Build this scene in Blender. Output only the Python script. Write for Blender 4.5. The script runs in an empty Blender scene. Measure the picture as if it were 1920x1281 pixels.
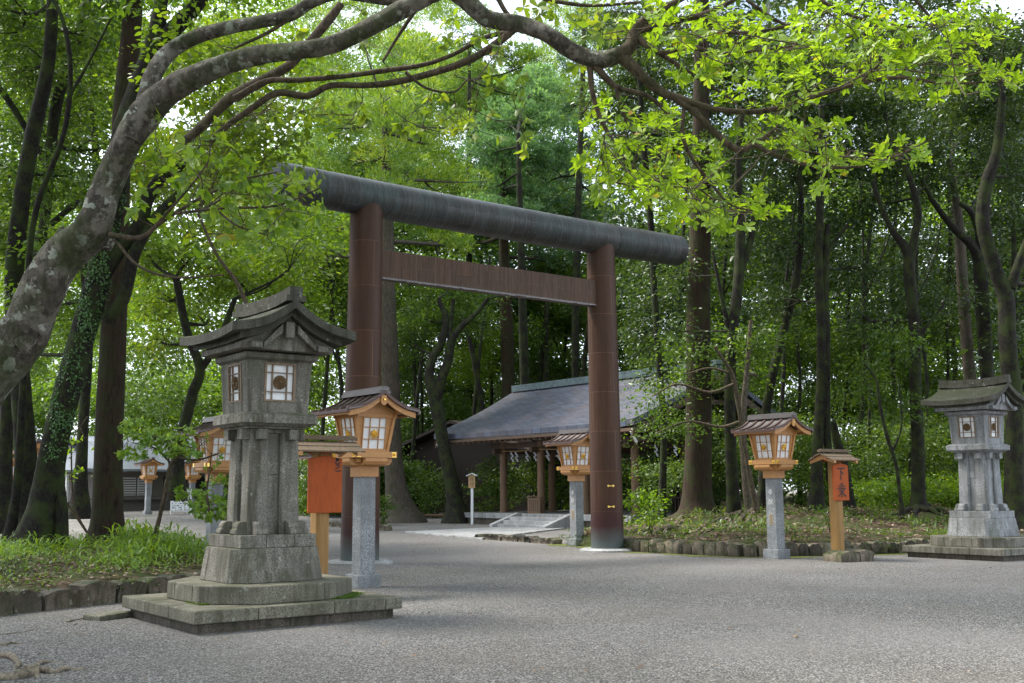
import bpy, math, random
import numpy as np
from mathutils import Vector, Matrix
PI = math.pi
R_ = math.radians
scene = bpy.context.scene
COL = scene.collection

# ------------------------------------------------------------------ camera
# world axes follow the shrine: +X across the approach, +Y along it (away)
CH = 1.5
F_PX, PITCH, ROLL, PHI = 2074.57, 0.133164, -0.005546, 0.923082
_fw = np.array([0, math.cos(PITCH), math.sin(PITCH)]); _r = np.array([1, 0, 0.]); _u = np.cross(_r, _fw)
_R = _r*math.cos(ROLL) + _u*math.sin(ROLL); _U = -_r*math.sin(ROLL) + _u*math.cos(ROLL)
_X = np.array([math.sin(PHI), math.cos(PHI), 0]); _Y = np.array([-math.cos(PHI), math.sin(PHI), 0]); _Z = np.array([0, 0, 1.])
def _g(v): return np.array([v@_X, v@_Y, v@_Z])
FW, RT, UP = _g(_fw), _g(_R), _g(_U)
CAM = np.array([0, 0, CH])
cd = bpy.data.cameras.new('camera'); cam = bpy.data.objects.new('camera', cd); COL.objects.link(cam)
cd.sensor_width = 36; cd.lens = F_PX/1920*36; cd.clip_start = .1; cd.clip_end = 2000
cam.matrix_world = Matrix(((RT[0], UP[0], -FW[0], 0), (RT[1], UP[1], -FW[1], 0), (RT[2], UP[2], -FW[2], CH), (0, 0, 0, 1)))
scene.camera = cam

# ------------------------------------------------------------------ light
SUN_EL = R_(58)
_sd = FW*np.array([1, 1, 0]); _sd = _sd/np.linalg.norm(_sd)
_sr = RT*np.array([1, 1, 0]); _sr = _sr/np.linalg.norm(_sr)
_az = _sd*0.25 - _sr*0.97; _az /= np.linalg.norm(_az)          # light from the left, a little behind the gate
SUN_DIR = np.array([_az[0]*math.cos(SUN_EL), _az[1]*math.cos(SUN_EL), math.sin(SUN_EL)])
world = bpy.data.worlds.new("World"); scene.world = world; world.use_nodes = True
wn = world.node_tree; wn.nodes.clear()
wo = wn.nodes.new('ShaderNodeOutputWorld'); bg = wn.nodes.new('ShaderNodeBackground'); sky = wn.nodes.new('ShaderNodeTexSky')
sky.sky_type = 'NISHITA'; sky.sun_disc = False; sky.sun_elevation = SUN_EL
sky.sun_rotation = math.atan2(_az[0], _az[1]); sky.dust_density = 3.0; sky.air_density = 1.0; sky.ozone_density = 1.0
tc = wn.nodes.new('ShaderNodeTexCoord'); cn = wn.nodes.new('ShaderNodeTexNoise'); cn.inputs['Scale'].default_value = 2.2
cn.inputs['Detail'].default_value = 6
cr = wn.nodes.new('ShaderNodeValToRGB'); cr.color_ramp.elements[0].position = .30; cr.color_ramp.elements[1].position = .58
cm = wn.nodes.new('ShaderNodeMixRGB'); cm.inputs[2].default_value = (10.2, 11.2, 12.8, 1)     # thin bright cloud over the blue
mu = wn.nodes.new('ShaderNodeMath'); mu.operation = 'MULTIPLY'; mu.inputs[1].default_value = .85
wn.links.new(tc.outputs['Generated'], cn.inputs['Vector']); wn.links.new(cn.outputs['Fac'], cr.inputs['Fac'])
wn.links.new(cr.outputs['Color'], mu.inputs[0]); wn.links.new(mu.outputs[0], cm.inputs[0]); wn.links.new(sky.outputs[0], cm.inputs[1])
wn.links.new(cm.outputs[0], bg.inputs['Color']); bg.inputs['Strength'].default_value = 0.12; wn.links.new(bg.outputs[0], wo.inputs[0])
sl = bpy.data.lights.new('sun', 'SUN'); sl.energy = 4.2; sl.angle = R_(18); sl.color = (1, .95, .86)
so = bpy.data.objects.new('sun', sl); COL.objects.link(so)
so.rotation_euler = Vector(SUN_DIR).to_track_quat('Z', 'Y').to_euler()
vs = scene.view_settings; vs.view_transform = 'Standard'; vs.look = 'None'; vs.gamma = 1; vs.use_curve_mapping = False
vs.exposure = 1.27
scene.cycles.max_bounces = 8; scene.cycles.diffuse_bounces = 4; scene.cycles.transparent_max_bounces = 8
scene.cycles.use_denoising = True
scene.cycles.sample_clamp_indirect = 6

# ------------------------------------------------------------------ pixel helpers (photo pixels -> world points)
def ray(px, py): return FW + RT*(px-960)/F_PX - UP*(py-640)/F_PX
def at(px, py, d): return CAM + ray(px, py)*d
def gz(px, py, z=0.):
    d = ray(px, py); return CAM + d*((z-CH)/d[2])
rng = np.random.default_rng(7)
random.seed(5)

# ------------------------------------------------------------------ mesh helpers
class MB:
    def __init__(s): s.v = []; s.f = []; s.uv = []; s.sm = []
    def add(s, vs_, fs, uvs=None, smooth=False):
        o = len(s.v); s.v += [tuple(float(c) for c in p) for p in vs_]
        for i, f in enumerate(fs):
            s.f.append(tuple(a+o for a in f)); s.sm.append(smooth)
            s.uv += list(uvs[i]) if uvs else [(0, 0)]*len(f)
        return s
    def box(s, x0, x1, y0, y1, z0, z1, taper=None):
        # taper = (x0,x1,y0,y1) of the top
        t = taper or (x0, x1, y0, y1)
        v = [(x0, y0, z0), (x1, y0, z0), (x1, y1, z0), (x0, y1, z0), (t[0], t[2], z1), (t[1], t[2], z1), (t[1], t[3], z1), (t[0], t[3], z1)]
        return s.add(v, [(0, 3, 2, 1), (4, 5, 6, 7), (0, 1, 5, 4), (1, 2, 6, 5), (2, 3, 7, 6), (3, 0, 4, 7)])
    def prism(s, pts, z0, z1, top=None):
        n = len(pts); top = top or pts
        v = [(x, y, z0) for x, y in pts] + [(x, y, z1) for x, y in top]
        return s.add(v, [tuple(range(n-1, -1, -1)), tuple(range(n, 2*n))] + [(i, (i+1) % n, n+(i+1) % n, n+i) for i in range(n)])
    def bar(s, a, b, w, h=None, up=(0, 0, 1)):
        h = h or w; a = Vector(a); b = Vector(b); d = (b-a).normalized(); u = Vector(up)
        if abs(d.dot(u)) > .98: u = Vector((0, 1, 0))
        sd = d.cross(u).normalized(); u = sd.cross(d).normalized()
        v = [p + sd*i*w/2 + u*j*h/2 for p in (a, b) for i, j in ((-1, -1), (1, -1), (1, 1), (-1, 1))]
        return s.add(v, [(0, 3, 2, 1), (4, 5, 6, 7), (0, 1, 5, 4), (1, 2, 6, 5), (2, 3, 7, 6), (3, 0, 4, 7)])
    def sheet(s, P, smooth=True, flip=False):   # P[i][j] grid
        n, m = len(P), len(P[0]); v = [p for r in P for p in r]; fs = []; uv = []
        for i in range(n-1):
            for j in range(m-1):
                q = (i*m+j, (i+1)*m+j, (i+1)*m+j+1, i*m+j+1)
                w = [(i/(n-1), j/(m-1)), ((i+1)/(n-1), j/(m-1)), ((i+1)/(n-1), (j+1)/(m-1)), (i/(n-1), (j+1)/(m-1))]
                if flip: q = q[::-1]; w = w[::-1]
                fs.append(q); uv.append(w)
        return s.add(v, fs, uv, smooth)
    def slab(s, P, t, smooth=False):     # closed slab: top grid P, dropped by t (number or function)
        n, m = len(P), len(P[0])
        Q = [[(p[0], p[1], p[2]-(t(i/(n-1), j/(m-1)) if callable(t) else t)) for j, p in enumerate(r)] for i, r in enumerate(P)]
        s.sheet(P, smooth); s.sheet(Q, smooth, True)
        for a, b, fl in ((P[0], Q[0], 1), (P[-1], Q[-1], 0)): s.sheet([a, b], False, bool(fl) is False)
        for k, fl in ((0, 0), (-1, 1)): s.sheet([[r[k] for r in P], [r[k] for r in Q]], False, not fl)
        return s
    def tube(s, pts, rad, n=10, wob=0., seed=0, cap=True, vs=1.0):
        P = np.array([np.array(p, float) for p in pts]); K = len(P); rr = random.Random(seed)
        T = np.gradient(P, axis=0); T /= np.linalg.norm(T, axis=1)[:, None]+1e-9
        up = np.array([0, 0, 1.]) if abs(T[0][2]) < .9 else np.array([0, 1., 0])
        N = np.cross(T[0], up); N /= np.linalg.norm(N); v = []; L = 0; ls = []
        for i in range(K):
            N = N - T[i]*(N@T[i]); N /= np.linalg.norm(N); B = np.cross(T[i], N)
            if i: L += np.linalg.norm(P[i]-P[i-1])
            ls.append(L)
            for k in range(n):
                a = 2*PI*k/n; r = rad[i]*(1 + wob*(math.sin(3*a+i*.35+seed)*.5 + math.sin(5*a-i*.21+seed*2)*.3 + rr.uniform(-.3, .3)))
                v.append(P[i] + (N*math.cos(a) + B*math.sin(a))*r)
        fs = []; uv = []
        for i in range(K-1):
            for k in range(n):
                fs.append((i*n+k, i*n+(k+1) % n, (i+1)*n+(k+1) % n, (i+1)*n+k))
                uv.append([(k/n, ls[i]*vs), ((k+1)/n, ls[i]*vs), ((k+1)/n, ls[i+1]*vs), (k/n, ls[i+1]*vs)])
        s.add(v, fs, uv, True)
        if cap: s.add([v[k] for k in range(n)], [tuple(range(n-1, -1, -1))]); s.add(v[-n:], [tuple(range(n))])
        return s
    def cyl(s, x, y, z0, z1, r0, r1=None, n=24, smooth=True):
        r1 = r0 if r1 is None else r1
        v = [(x+r*math.cos(2*PI*k/n), y+r*math.sin(2*PI*k/n), z) for z, r in ((z0, r0), (z1, r1)) for k in range(n)]
        s.add(v, [(k, (k+1) % n, n+(k+1) % n, n+k) for k in range(n)], [[(k/n, z0), ((k+1)/n, z0), ((k+1)/n, z1), (k/n, z1)] for k in range(n)], smooth)
        return s.add(v, [tuple(range(n-1, -1, -1)), tuple(range(n, 2*n))])
    def build(s, name, mat, parent=None, bevel=0, seg=2):
        me = bpy.data.meshes.new(name); me.from_pydata(s.v, [], s.f)
        if s.uv:
            ul = me.uv_layers.new(name='UVMap'); ul.data.foreach_set('uv', np.array(s.uv, dtype=np.float32).ravel())
        me.polygons.foreach_set('use_smooth', s.sm); me.materials.append(mat); me.update()
        o = bpy.data.objects.new(name, me); COL.objects.link(o)
        if parent is not None: o.parent = parent
        if bevel:
            b = o.modifiers.new('bevel', 'BEVEL'); b.width = bevel; b.segments = seg; b.limit_method = 'ANGLE'; b.angle_limit = R_(40)
        return o
def xf(mb, M):
    mb.v = [tuple(M @ Vector(p)) for p in mb.v]; return mb
def spline(P, n=6):
    P = [np.array(p, float) for p in P]; Q = [2*P[0]-P[1]] + P + [2*P[-1]-P[-2]]; out = []
    for i in range(1, len(Q)-2):
        for k in range(n):
            t = k/n; a, b, c, d = Q[i-1:i+3]
            out.append(.5*((2*b) + (c-a)*t + (2*a-5*b+4*c-d)*t*t + (3*b-a-3*c+d)*t**3))
    out.append(Q[-2]); return out
def tag(o, label=None, cat=None, group=None, kind=None):
    if label: o['label'] = label
    if cat: o['category'] = cat
    if group: o['group'] = group
    if kind: o['kind'] = kind
    return o
def thing(name, label, cat, loc=(0, 0, 0), rotz=0, group=None):
    o = bpy.data.objects.new(name, None); COL.objects.link(o); o.empty_display_size = .2
    o.location = [float(c) for c in loc]; o.rotation_euler = (0, 0, rotz); return tag(o, label, cat, group)
def dup(root, loc, rotz=0, label=None, group=None, scale=1):
    r = root.copy(); COL.objects.link(r); r.location = [float(c) for c in loc]; r.rotation_euler = (0, 0, rotz); r.scale = (scale,)*3
    if label: r['label'] = label
    if group: r['group'] = group
    for ch in KIDS(root):
        c = ch.copy(); COL.objects.link(c); c.parent = r
        for g in KIDS(ch):
            d = g.copy(); COL.objects.link(d); d.parent = c
    return r
def KIDS(o): return [c for c in list(bpy.data.objects) if c.parent is o or c.parent == o]

# ------------------------------------------------------------------ materials
class NT:
    def __init__(s, name):
        s.m = bpy.data.materials.new(name); s.m.use_nodes = True; s.t = s.m.node_tree; s.t.nodes.clear()
        s.out = s.n('ShaderNodeOutputMaterial'); s.b = s.n('ShaderNodeBsdfPrincipled'); s.l(s.b.outputs[0], s.out.inputs[0])
    def n(s, t, **k):
        x = s.t.nodes.new(t)
        for a, b in k.items(): setattr(x, a, b)
        return x
    def l(s, a, b): s.t.links.new(a, b)
    def co(s, kind='Object', scale=(1, 1, 1)):
        t = s.n('ShaderNodeTexCoord'); m = s.n('ShaderNodeMapping'); s.l(t.outputs[kind], m.inputs[0]); m.inputs['Scale'].default_value = scale; return m.outputs[0]
    def pos(s, scale=(1, 1, 1)):
        t = s.n('ShaderNodeNewGeometry'); m = s.n('ShaderNodeMapping'); s.l(t.outputs['Position'], m.inputs[0]); m.inputs['Scale'].default_value = scale; return m.outputs[0]
    def noise(s, v, sc, det=4, ro=.55, dist=0):
        x = s.n('ShaderNodeTexNoise'); s.l(v, x.inputs['Vector']); x.inputs['Scale'].default_value = sc; x.inputs['Detail'].default_value = det
        x.inputs['Roughness'].default_value = ro; x.inputs['Distortion'].default_value = dist; return x.outputs['Fac']
    def voro(s, v, sc, out='Color', feat='F1'):
        x = s.n('ShaderNodeTexVoronoi', feature=feat); s.l(v, x.inputs['Vector']); x.inputs['Scale'].default_value = sc; return x.outputs[out]
    def ramp(s, fac, stops):
        x = s.n('ShaderNodeValToRGB'); e = x.color_ramp.elements
        while len(e) < len(stops): e.new(.5)
        for el, (p, c) in zip(e, stops):
            el.position = p; el.color = (c if isinstance(c, tuple) else (c, c, c)) + (1,)
        s.l(fac, x.inputs[0]); return x.outputs[0]
    def mix(s, fac, a, b, mode='MIX'):
        x = s.n('ShaderNodeMixRGB', blend_type=mode)
        for i, q in ((0, fac), (1, a), (2, b)):
            if hasattr(q, 'links'): s.l(q, x.inputs[i])
            elif isinstance(q, tuple): x.inputs[i].default_value = q + (1,)
            else: x.inputs[i].default_value = q if i == 0 else (q, q, q, 1)
        return x.outputs[0]
    def math(s, op, a, b=0.):
        x = s.n('ShaderNodeMath', operation=op)
        for i, q in ((0, a), (1, b)):
            if hasattr(q, 'links'): s.l(q, x.inputs[i])
            else: x.inputs[i].default_value = q
        return x.outputs[0]
    def up(s, lo=.4, hi=.9):     # how far a surface faces up (where moss and dust settle)
        g = s.n('ShaderNodeNewGeometry'); x = s.n('ShaderNodeSeparateXYZ'); s.l(g.outputs['Normal'], x.inputs[0])
        return s.ramp(x.outputs[2], [(lo, 0.), (hi, 1.)])
    def bump(s, h, st=.3, dist=.01):
        b = s.n('ShaderNodeBump'); b.inputs['Strength'].default_value = st; b.inputs['Distance'].default_value = dist
        s.l(h, b.inputs['Height']); s.l(b.outputs[0], s.b.inputs['Normal'])
    def fin(s, col, rough=.8, metal=0., spec=.4):
        for q, i in ((col, 'Base Color'), (rough, 'Roughness'), (metal, 'Metallic'), (spec, 'Specular IOR Level')):
            if hasattr(q, 'links'): s.l(q, s.b.inputs[i])
            elif isinstance(q, tuple): s.b.inputs[i].default_value = q + (1,)
            else: s.b.inputs[i].default_value = q
        return s.m

def granite(name, base, moss=.5, dark=.5, speck=1., mossc=(.050, .055, .020), mlo=.42):
    m = NT(name); v = m.co('Object')
    sp = m.noise(v, 62, 4, .8); c = m.ramp(sp, [(.36, tuple(b*.18 for b in base)), (.47, tuple(b*.8 for b in base)), (.63, tuple(min(1, b*1.7) for b in base))])
    big = m.noise(v, 1.7, 6, .6); c = m.mix(m.ramp(big, [(.38, 0.), (.62, .75)]), c, tuple(b*.5 for b in base), 'MIX')
    vs_ = m.co('Object', (9, 9, .9)); st = m.noise(vs_, 1.2, 4, .6)
    c = m.mix(m.ramp(st, [(.46, 0.), (.66, dark)]), c, tuple(b*.26 for b in (base[0]*1.06, base[1], base[2]*.8)))
    mo = m.noise(v, 3.2, 7, .65); up = m.up(.0, .9)
    mf = m.math('MULTIPLY', m.ramp(mo, [(mlo, 0.), (mlo+.24, 1.)]), m.math('ADD', m.math('MULTIPLY', up, .8), .35))
    c = m.mix(m.math('MULTIPLY', mf, moss), c, mossc)
    li = m.noise(v, 11, 3, .5); c = m.mix(m.ramp(li, [(.66, 0.), (.72, .35)]), c, (.42, .45, .40))
    m.bump(m.math('ADD', sp, m.math('MULTIPLY', big, .6)), .45, .006); return m.fin(c, .88)
def wood(name, base, var=.35, sc=(1, 1, 1), rough=.6):
    m = NT(name); v = m.co('Object', sc); g = m.noise(v, 9, 5, .6, .6)
    c = m.ramp(g, [(.3, tuple(b*(1-var) for b in base)), (.55, base), (.75, tuple(min(1, b*(1+var*.5)) for b in base))])
    o = m.n('ShaderNodeObjectInfo'); c = m.mix(m.math('MULTIPLY', m.noise(m.co('Object'), 1.5, 3), .35), c, tuple(b*.6 for b in base))
    m.bump(g, .12, .004); return m.fin(c, rough)
def plain(name, c, rough=.7, metal=0., nz=.15, sc=12):
    m = NT(name); f = m.noise(m.co('Object'), sc, 4)
    col = m.mix(f, tuple(x*(1-nz) for x in c), tuple(min(1, x*(1+nz)) for x in c)); m.bump(f, .08, .003); return m.fin(col, rough, metal)
def bark(name, base, moss=.3, fib=False, lichen=0., mc=(.030, .043, .010)):
    m = NT(name); v = m.co('Object', (1, 1, .10) if fib else (1, 1, .55))
    a = m.noise(v, 26 if fib else 22, 6, .65, .3); b = m.noise(m.co('Object'), 1.6, 5)
    c = m.ramp(a, [(.34, tuple(x*.3 for x in base)), (.5, tuple(x*.85 for x in base)), (.68, tuple(min(1, x*1.45) for x in base))])
    if fib: c = m.mix(m.ramp(b, [(.4, 0.), (.7, .5)]), c, tuple(x*f for x, f in zip(base, (1.25, 1.05, .95))))
    if lichen:
        li = m.noise(m.co('Object'), 6.5, 8, .74); c = m.mix(m.ramp(li, [(.515, 0.), (.545, lichen)]), c, (.27, .25, .21))
        l2 = m.noise(m.co('Object'), 7.5, 4, .55); c = m.mix(m.ramp(l2, [(.60, 0.), (.615, lichen*1.3)]), c, (.40, .44, .36))
    mo = m.noise(m.co('Object'), 2.6, 7, .65); c = m.mix(m.ramp(mo, [(.46, 0.), (.58, moss)]), c, mc)
    m.bump(m.math('ADD', a, m.math('MULTIPLY', b, .5)), .9 if fib else .6, .03); return m.fin(c, .9, 0, .25)
def leafmat(name, dark, mid, lite, trans=.45, tcol=None, rough=.42, odd=None):
    m = NT(name); at_ = m.n('ShaderNodeAttribute', attribute_name='rnd')
    st = [(0., dark), (.5, mid), (.92, lite)] + ([(.985, odd)] if odd else [])
    c = m.ramp(at_.outputs['Fac'], st); m.fin(c, rough, 0, .5)
    tr = m.n('ShaderNodeBsdfTranslucent'); tcol = tcol or (1.5, 1.5, .35)
    m.l(m.mix(1., c, tcol, 'MULTIPLY'), tr.inputs[0])
    mx = m.n('ShaderNodeMixShader'); mx.inputs[0].default_value = trans; m.l(m.b.outputs[0], mx.inputs[1]); m.l(tr.outputs[0], mx.inputs[2]); m.l(mx.outputs[0], m.out.inputs[0])
    return m.m

M = {}
# gravel
m = NT('gravel'); p = m.pos(); a = m.voro(p, 75); sep = m.n('ShaderNodeSeparateColor'); m.l(a, sep.inputs[0])
c = m.ramp(sep.outputs[0], [(0., (.022, .021, .021)), (.35, (.076, .073, .071)), (.7, (.152, .146, .142)), (1., (.38, .365, .345))])
a2 = m.noise(p, 62, 5, .8); c = m.mix(1., c, m.ramp(a2, [(.38, .45), (.62, 1.6)]), 'MULTIPLY')
b = m.noise(p, .55, 6, .6); c = m.mix(m.ramp(b, [(.40, 0.), (.70, .45)]), c, (.11, .095, .08))
b3 = m.noise(m.pos((1, 1, 1)), .22, 4, .5); c = m.mix(m.ramp(b3, [(.45, 0.), (.65, .30)]), c, (.24, .225, .215))
m.bump(m.math('ADD', m.voro(p, 75, 'Distance'), m.math('MULTIPLY', b, 2.)), .6, .012); M['gravel'] = m.fin(c, .92, 0, .2)
# soil with leaf litter
m = NT('forest_soil'); p = m.pos(); a = m.voro(p, 14); sep = m.n('ShaderNodeSeparateColor'); m.l(a, sep.inputs[0]); b = m.noise(p, 1.3, 6)
c = m.ramp(sep.outputs[0], [(0., (.022, .015, .009)), (.6, (.06, .042, .026)), (1., (.14, .10, .07))])
c = m.mix(m.ramp(b, [(.42, 0.), (.62, .85)]), c, (.035, .055, .012)); m.bump(m.noise(p, 12, 6), .8, .05); M['soil'] = m.fin(c, .95, 0, .15)
M['granite'] = granite('old_mossy_granite', (.20, .185, .155), .85, .85)
M['granite_pale'] = granite('pale_granite', (.29, .295, .30), .35, .6)
M['granite_post'] = granite('grey_granite', (.27, .28, .29), .12, .2)
M['roofstone'] = granite('mossy_roof_stone', (.085, .080, .064), 1.1, .8, mossc=(.026, .030, .012), mlo=.33)
M['kerb'] = granite('kerb_stone', (.36, .36, .36), .1, .3)
M['plat'] = granite('platform_stone', (.185, .172, .13), .7, .6)
M['wallstone'] = granite('wall_stone', (.17, .145, .12), 1.3, .9, mossc=(.022, .035, .006))
nt_ = M['wallstone'].node_tree; pb_ = [n for n in nt_.nodes if n.type == 'BSDF_PRINCIPLED'][0]; src_ = pb_.inputs['Base Color'].links[0].from_socket
gg_ = nt_.nodes.new('ShaderNodeNewGeometry'); rp_ = nt_.nodes.new('ShaderNodeValToRGB'); rp_.color_ramp.elements[0].color = (.35, .35, .35, 1); rp_.color_ramp.elements[1].color = (1.5, 1.42, 1.3, 1)
mm_ = nt_.nodes.new('ShaderNodeMixRGB'); mm_.blend_type = 'MULTIPLY'; mm_.inputs[0].default_value = 1
nt_.links.new(gg_.outputs['Random Per Island'], rp_.inputs[0]); nt_.links.new(src_, mm_.inputs[1]); nt_.links.new(rp_.outputs[0], mm_.inputs[2]); nt_.links.new(mm_.outputs[0], pb_.inputs['Base Color'])
M['moss'] = plain('moss', (.10, .12, .02), .95, 0, .5, 25)
M['hinoki'] = wood('cypress_wood', (.50, .245, .085), .18, (1, 1, 3), .5)
M['hinoki_old'] = wood('weathered_cypress_wood', (.40, .25, .12), .35, (1, 1, .4), .7)
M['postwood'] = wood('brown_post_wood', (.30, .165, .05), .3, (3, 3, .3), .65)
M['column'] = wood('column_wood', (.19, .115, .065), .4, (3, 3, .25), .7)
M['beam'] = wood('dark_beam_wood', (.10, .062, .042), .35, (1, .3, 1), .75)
M['red'] = wood('vermilion_board', (.38, .068, .003), .25, (3, 3, .5), .7)
M['bark_roof'] = wood('board_roof_wood', (.15, .105, .065), .6, (6, 1, 6), .8)
M['darkwood'] = wood('dark_clapboard', (.032, .020, .016), .4, (1, 1, 8), .8)
M['greywood'] = wood('grey_weathered_boards', (.17, .15, .13), .45, (6, 6, .5), .85)
M['paper'] = plain('window_paper', (.74, .74, .74), .8, 0, .05, 5)
M['white'] = plain('white_paper', (.40, .41, .44), .8, 0, .05, 5)
M['gold'] = plain('gilt_metal', (.85, .58, .14), .28, .95, .1, 20)
M['bronze'] = plain('old_bronze', (.15, .095, .045), .5, .4, .25, 30)
M['ink'] = plain('black_ink', (.012, .011, .012), .6, 0, .1, 8)
M['whitepaint'] = plain('white_paint', (.62, .63, .63), .7, 0, .1, 20)
M['framewood'] = wood('window_frame_wood', (.22, .155, .10), .35, (2, 2, 2), .7)
M['copper'] = plain('brown_copper_sheet', (.085, .050, .042), .42, .35, .3, 6)
M['copper_top'] = plain('grey_copper_ridge', (.13, .115, .11), .4, .35, .3, 6)
M['plaque'] = plain('brass_plaque', (.42, .33, .22), .5, .3, .1, 20)
M['steel'] = plain('painted_steel', (.20, .23, .28), .5, .3, .1, 20)

# torii copper cladding: sheets with seams, verdigris at the foot
def torii_mat(name, base, alt, sc, rowh, patina, foot, stk=(8, 8, .6), mort=1.35):
    m = NT(name); uv = m.co('UV', sc); br = m.n('ShaderNodeTexBrick'); m.l(uv, br.inputs['Vector'])
    br.inputs['Scale'].default_value = 1; br.inputs['Mortar Size'].default_value = .008; br.inputs['Brick Width'].default_value = 1; br.inputs['Row Height'].default_value = rowh
    br.inputs['Color1'].default_value = (*base, 1); br.inputs['Color2'].default_value = (*alt, 1); br.inputs['Mortar'].default_value = (base[0]*mort, base[1]*mort*1.15, base[2]*mort*1.25, 1)
    br.inputs['Mortar Smooth'].default_value = .3
    c = br.outputs['Color']; v = m.co('Object'); n1 = m.noise(v, 1.3, 6, .6); n2 = m.noise(m.co('Object', stk), 2, 5, .6); n3 = m.noise(m.co('Object', tuple(q*4 for q in stk)), 2, 4, .6)
    c = m.mix(m.ramp(n1, [(.4, 0.), (.68, .6)]), c, patina); c = m.mix(m.ramp(n2, [(.42, 0.), (.62, .35 if foot else .6)]), c, tuple(b*.5 for b in base)); c = m.mix(m.ramp(n3, [(.52, 0.), (.66, .12 if foot else .3)]), c, tuple(min(1, b*2.2) for b in patina))
    if foot:
        x = m.n('ShaderNodeSeparateXYZ'); m.l(v, x.inputs[0]); z = m.math('ADD', x.outputs[2], m.math('MULTIPLY', n1, .5))
        c = m.mix(m.ramp(m.math('MULTIPLY', z, .4), [(.38, .75), (.62, 0.)]), c, (.045, .016, .018))
        c = m.mix(m.ramp(z, [(.35, 1.), (.85, 0.)]), c, (.095, .115, .11))
    m.bump(br.outputs['Fac'], .35, -.01); rr = m.ramp(n1, [(.3, .38), (.7, .58)]); return m.fin(c, rr, .2 if foot else .30, .22)
M['torii'] = torii_mat('bronze_cladding', (.066, .030, .017), (.050, .024, .015), (2, 1, 1), .97, (.08, .045, .028), True, (7, 7, .5), 2.0)
M['kasagi'] = torii_mat('grey_bronze_cladding', (.072, .066, .064), (.040, .036, .035), (4, 1.35, 1), .5, (.075, .105, .105), False, (9, .7, .7), 1.5)
M['nuki'] = torii_mat('brown_bronze_beam', (.068, .034, .018), (.050, .027, .015), (1, 1, 1), .5, (.09, .062, .046), False, (9, 9, .4), 1.7)
# pavilion shingles
m = NT('slate_blue_shingles'); br = m.n('ShaderNodeTexBrick'); m.l(m.co('UV'), br.inputs['Vector']); br.inputs['Scale'].default_value = 1
br.inputs['Brick Width'].default_value = .55; br.inputs['Row Height'].default_value = .16; br.inputs['Mortar Size'].default_value = .022; br.inputs['Mortar Smooth'].default_value = .3
br.inputs['Color1'].default_value = (.080, .098, .145, 1); br.inputs['Color2'].default_value = (.038, .044, .066, 1); br.inputs['Mortar'].default_value = (.016, .018, .024, 1)
n1 = m.noise(m.co('UV', (1, 1, 1)), .9, 6, .65); c = m.mix(m.ramp(n1, [(.42, 0.), (.65, .55)]), br.outputs['Color'], (.11, .085, .085))
n2 = m.noise(m.co('UV', (.6, 6, 1)), 2.2, 5, .7); c = m.mix(m.ramp(n2, [(.6, 0.), (.72, .5)]), c, (.17, .20, .25)); m.bump(br.outputs['Fac'], .6, -.03)
M['shingle'] = m.fin(c, .55, .1)
M['ridge_cu'] = torii_mat('green_copper_ridge', (.10, .135, .145), (.07, .085, .095), (1, 1, 1), .3, (.16, .22, .23), False)
M['greyroof'] = plain('pale_grey_roof', (.24, .26, .30), .5, .1, .3, 2)

M['b_hero'] = bark('pale_lichened_bark', (.072, .062, .048), .65, False, .34)
M['b_dark'] = bark('dark_mossy_bark', (.018, .0155, .012), .8)
M['b_cedar'] = bark('fibrous_cedar_bark', (.034, .022, .014), .55, True)
M['b_fir'] = bark('grey_brown_bark', (.075, .063, .050), .35, True)
M['b_twig'] = bark('twig_bark', (.085, .062, .042), .3)
M['b_root'] = bark('root_bark', (.11, .088, .066), .3)
M['b_rootpale'] = bark('pale_root_bark', (.22, .18, .135), .15)

M['l_bright'] = leafmat('bright_new_leaves', (.085, .155, .012), (.15, .26, .016), (.25, .36, .035), .55, (1.6, 1.5, .5), .4, (.34, .13, .02))
M['l_fresh'] = leafmat('fresh_green_leaves', (.056, .12, .012), (.115, .205, .018), (.22, .31, .035), .55, (1.6, 1.5, .5), .4, (.30, .22, .03))
M['l_yellow'] = leafmat('yellow_green_leaves', (.060, .115, .014), (.13, .21, .02), (.26, .32, .04), .55, (1.6, 1.5, .5), .38, (.40, .30, .03))
M['l_mid'] = leafmat('mid_green_leaves', (.034, .074, .011), (.070, .13, .018), (.15, .215, .030), .48, (1.6, 1.55, .5), .4)
M['l_dark'] = leafmat('dark_evergreen_leaves', (.019, .042, .014), (.038, .075, .021), (.078, .125, .032), .40, (1.65, 1.45, .42), .36)
M['l_camphor'] = leafmat('pale_blue_green_leaves', (.09, .18, .075), (.17, .29, .13), (.27, .40, .20), .45, (1.4, 1.5, .6), .5)
M['l_cedar'] = leafmat('cedar_needles', (.055, .125, .02), (.14, .25, .03), (.30, .38, .045), .42, (1.65, 1.45, .42), .6)
M['l_pine'] = leafmat('dark_needles', (.025, .068, .028), (.045, .11, .045), (.08, .16, .06), .35, (1.5, 1.5, .6), .5)
M['l_grass'] = leafmat('bamboo_grass_blades', (.065, .14, .018), (.13, .24, .03), (.24, .36, .06), .45, (1.65, 1.45, .42), .45, (.34, .27, .10))
M['l_under'] = leafmat('undergrowth_leaves', (.034, .075, .014), (.070, .13, .02), (.14, .21, .030), .45, (1.65, 1.45, .42), .45)
M['l_litter'] = leafmat('fallen_leaves', (.045, .026, .016), (.14, .088, .058), (.32, .24, .19), .1, (1, 1, 1), .7, (.38, .22, .06))
M['l_vine'] = leafmat('climbing_fig_leaves', (.035, .085, .022), (.06, .14, .035), (.10, .20, .055), .3, (1.4, 1.4, .6), .4)

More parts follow.
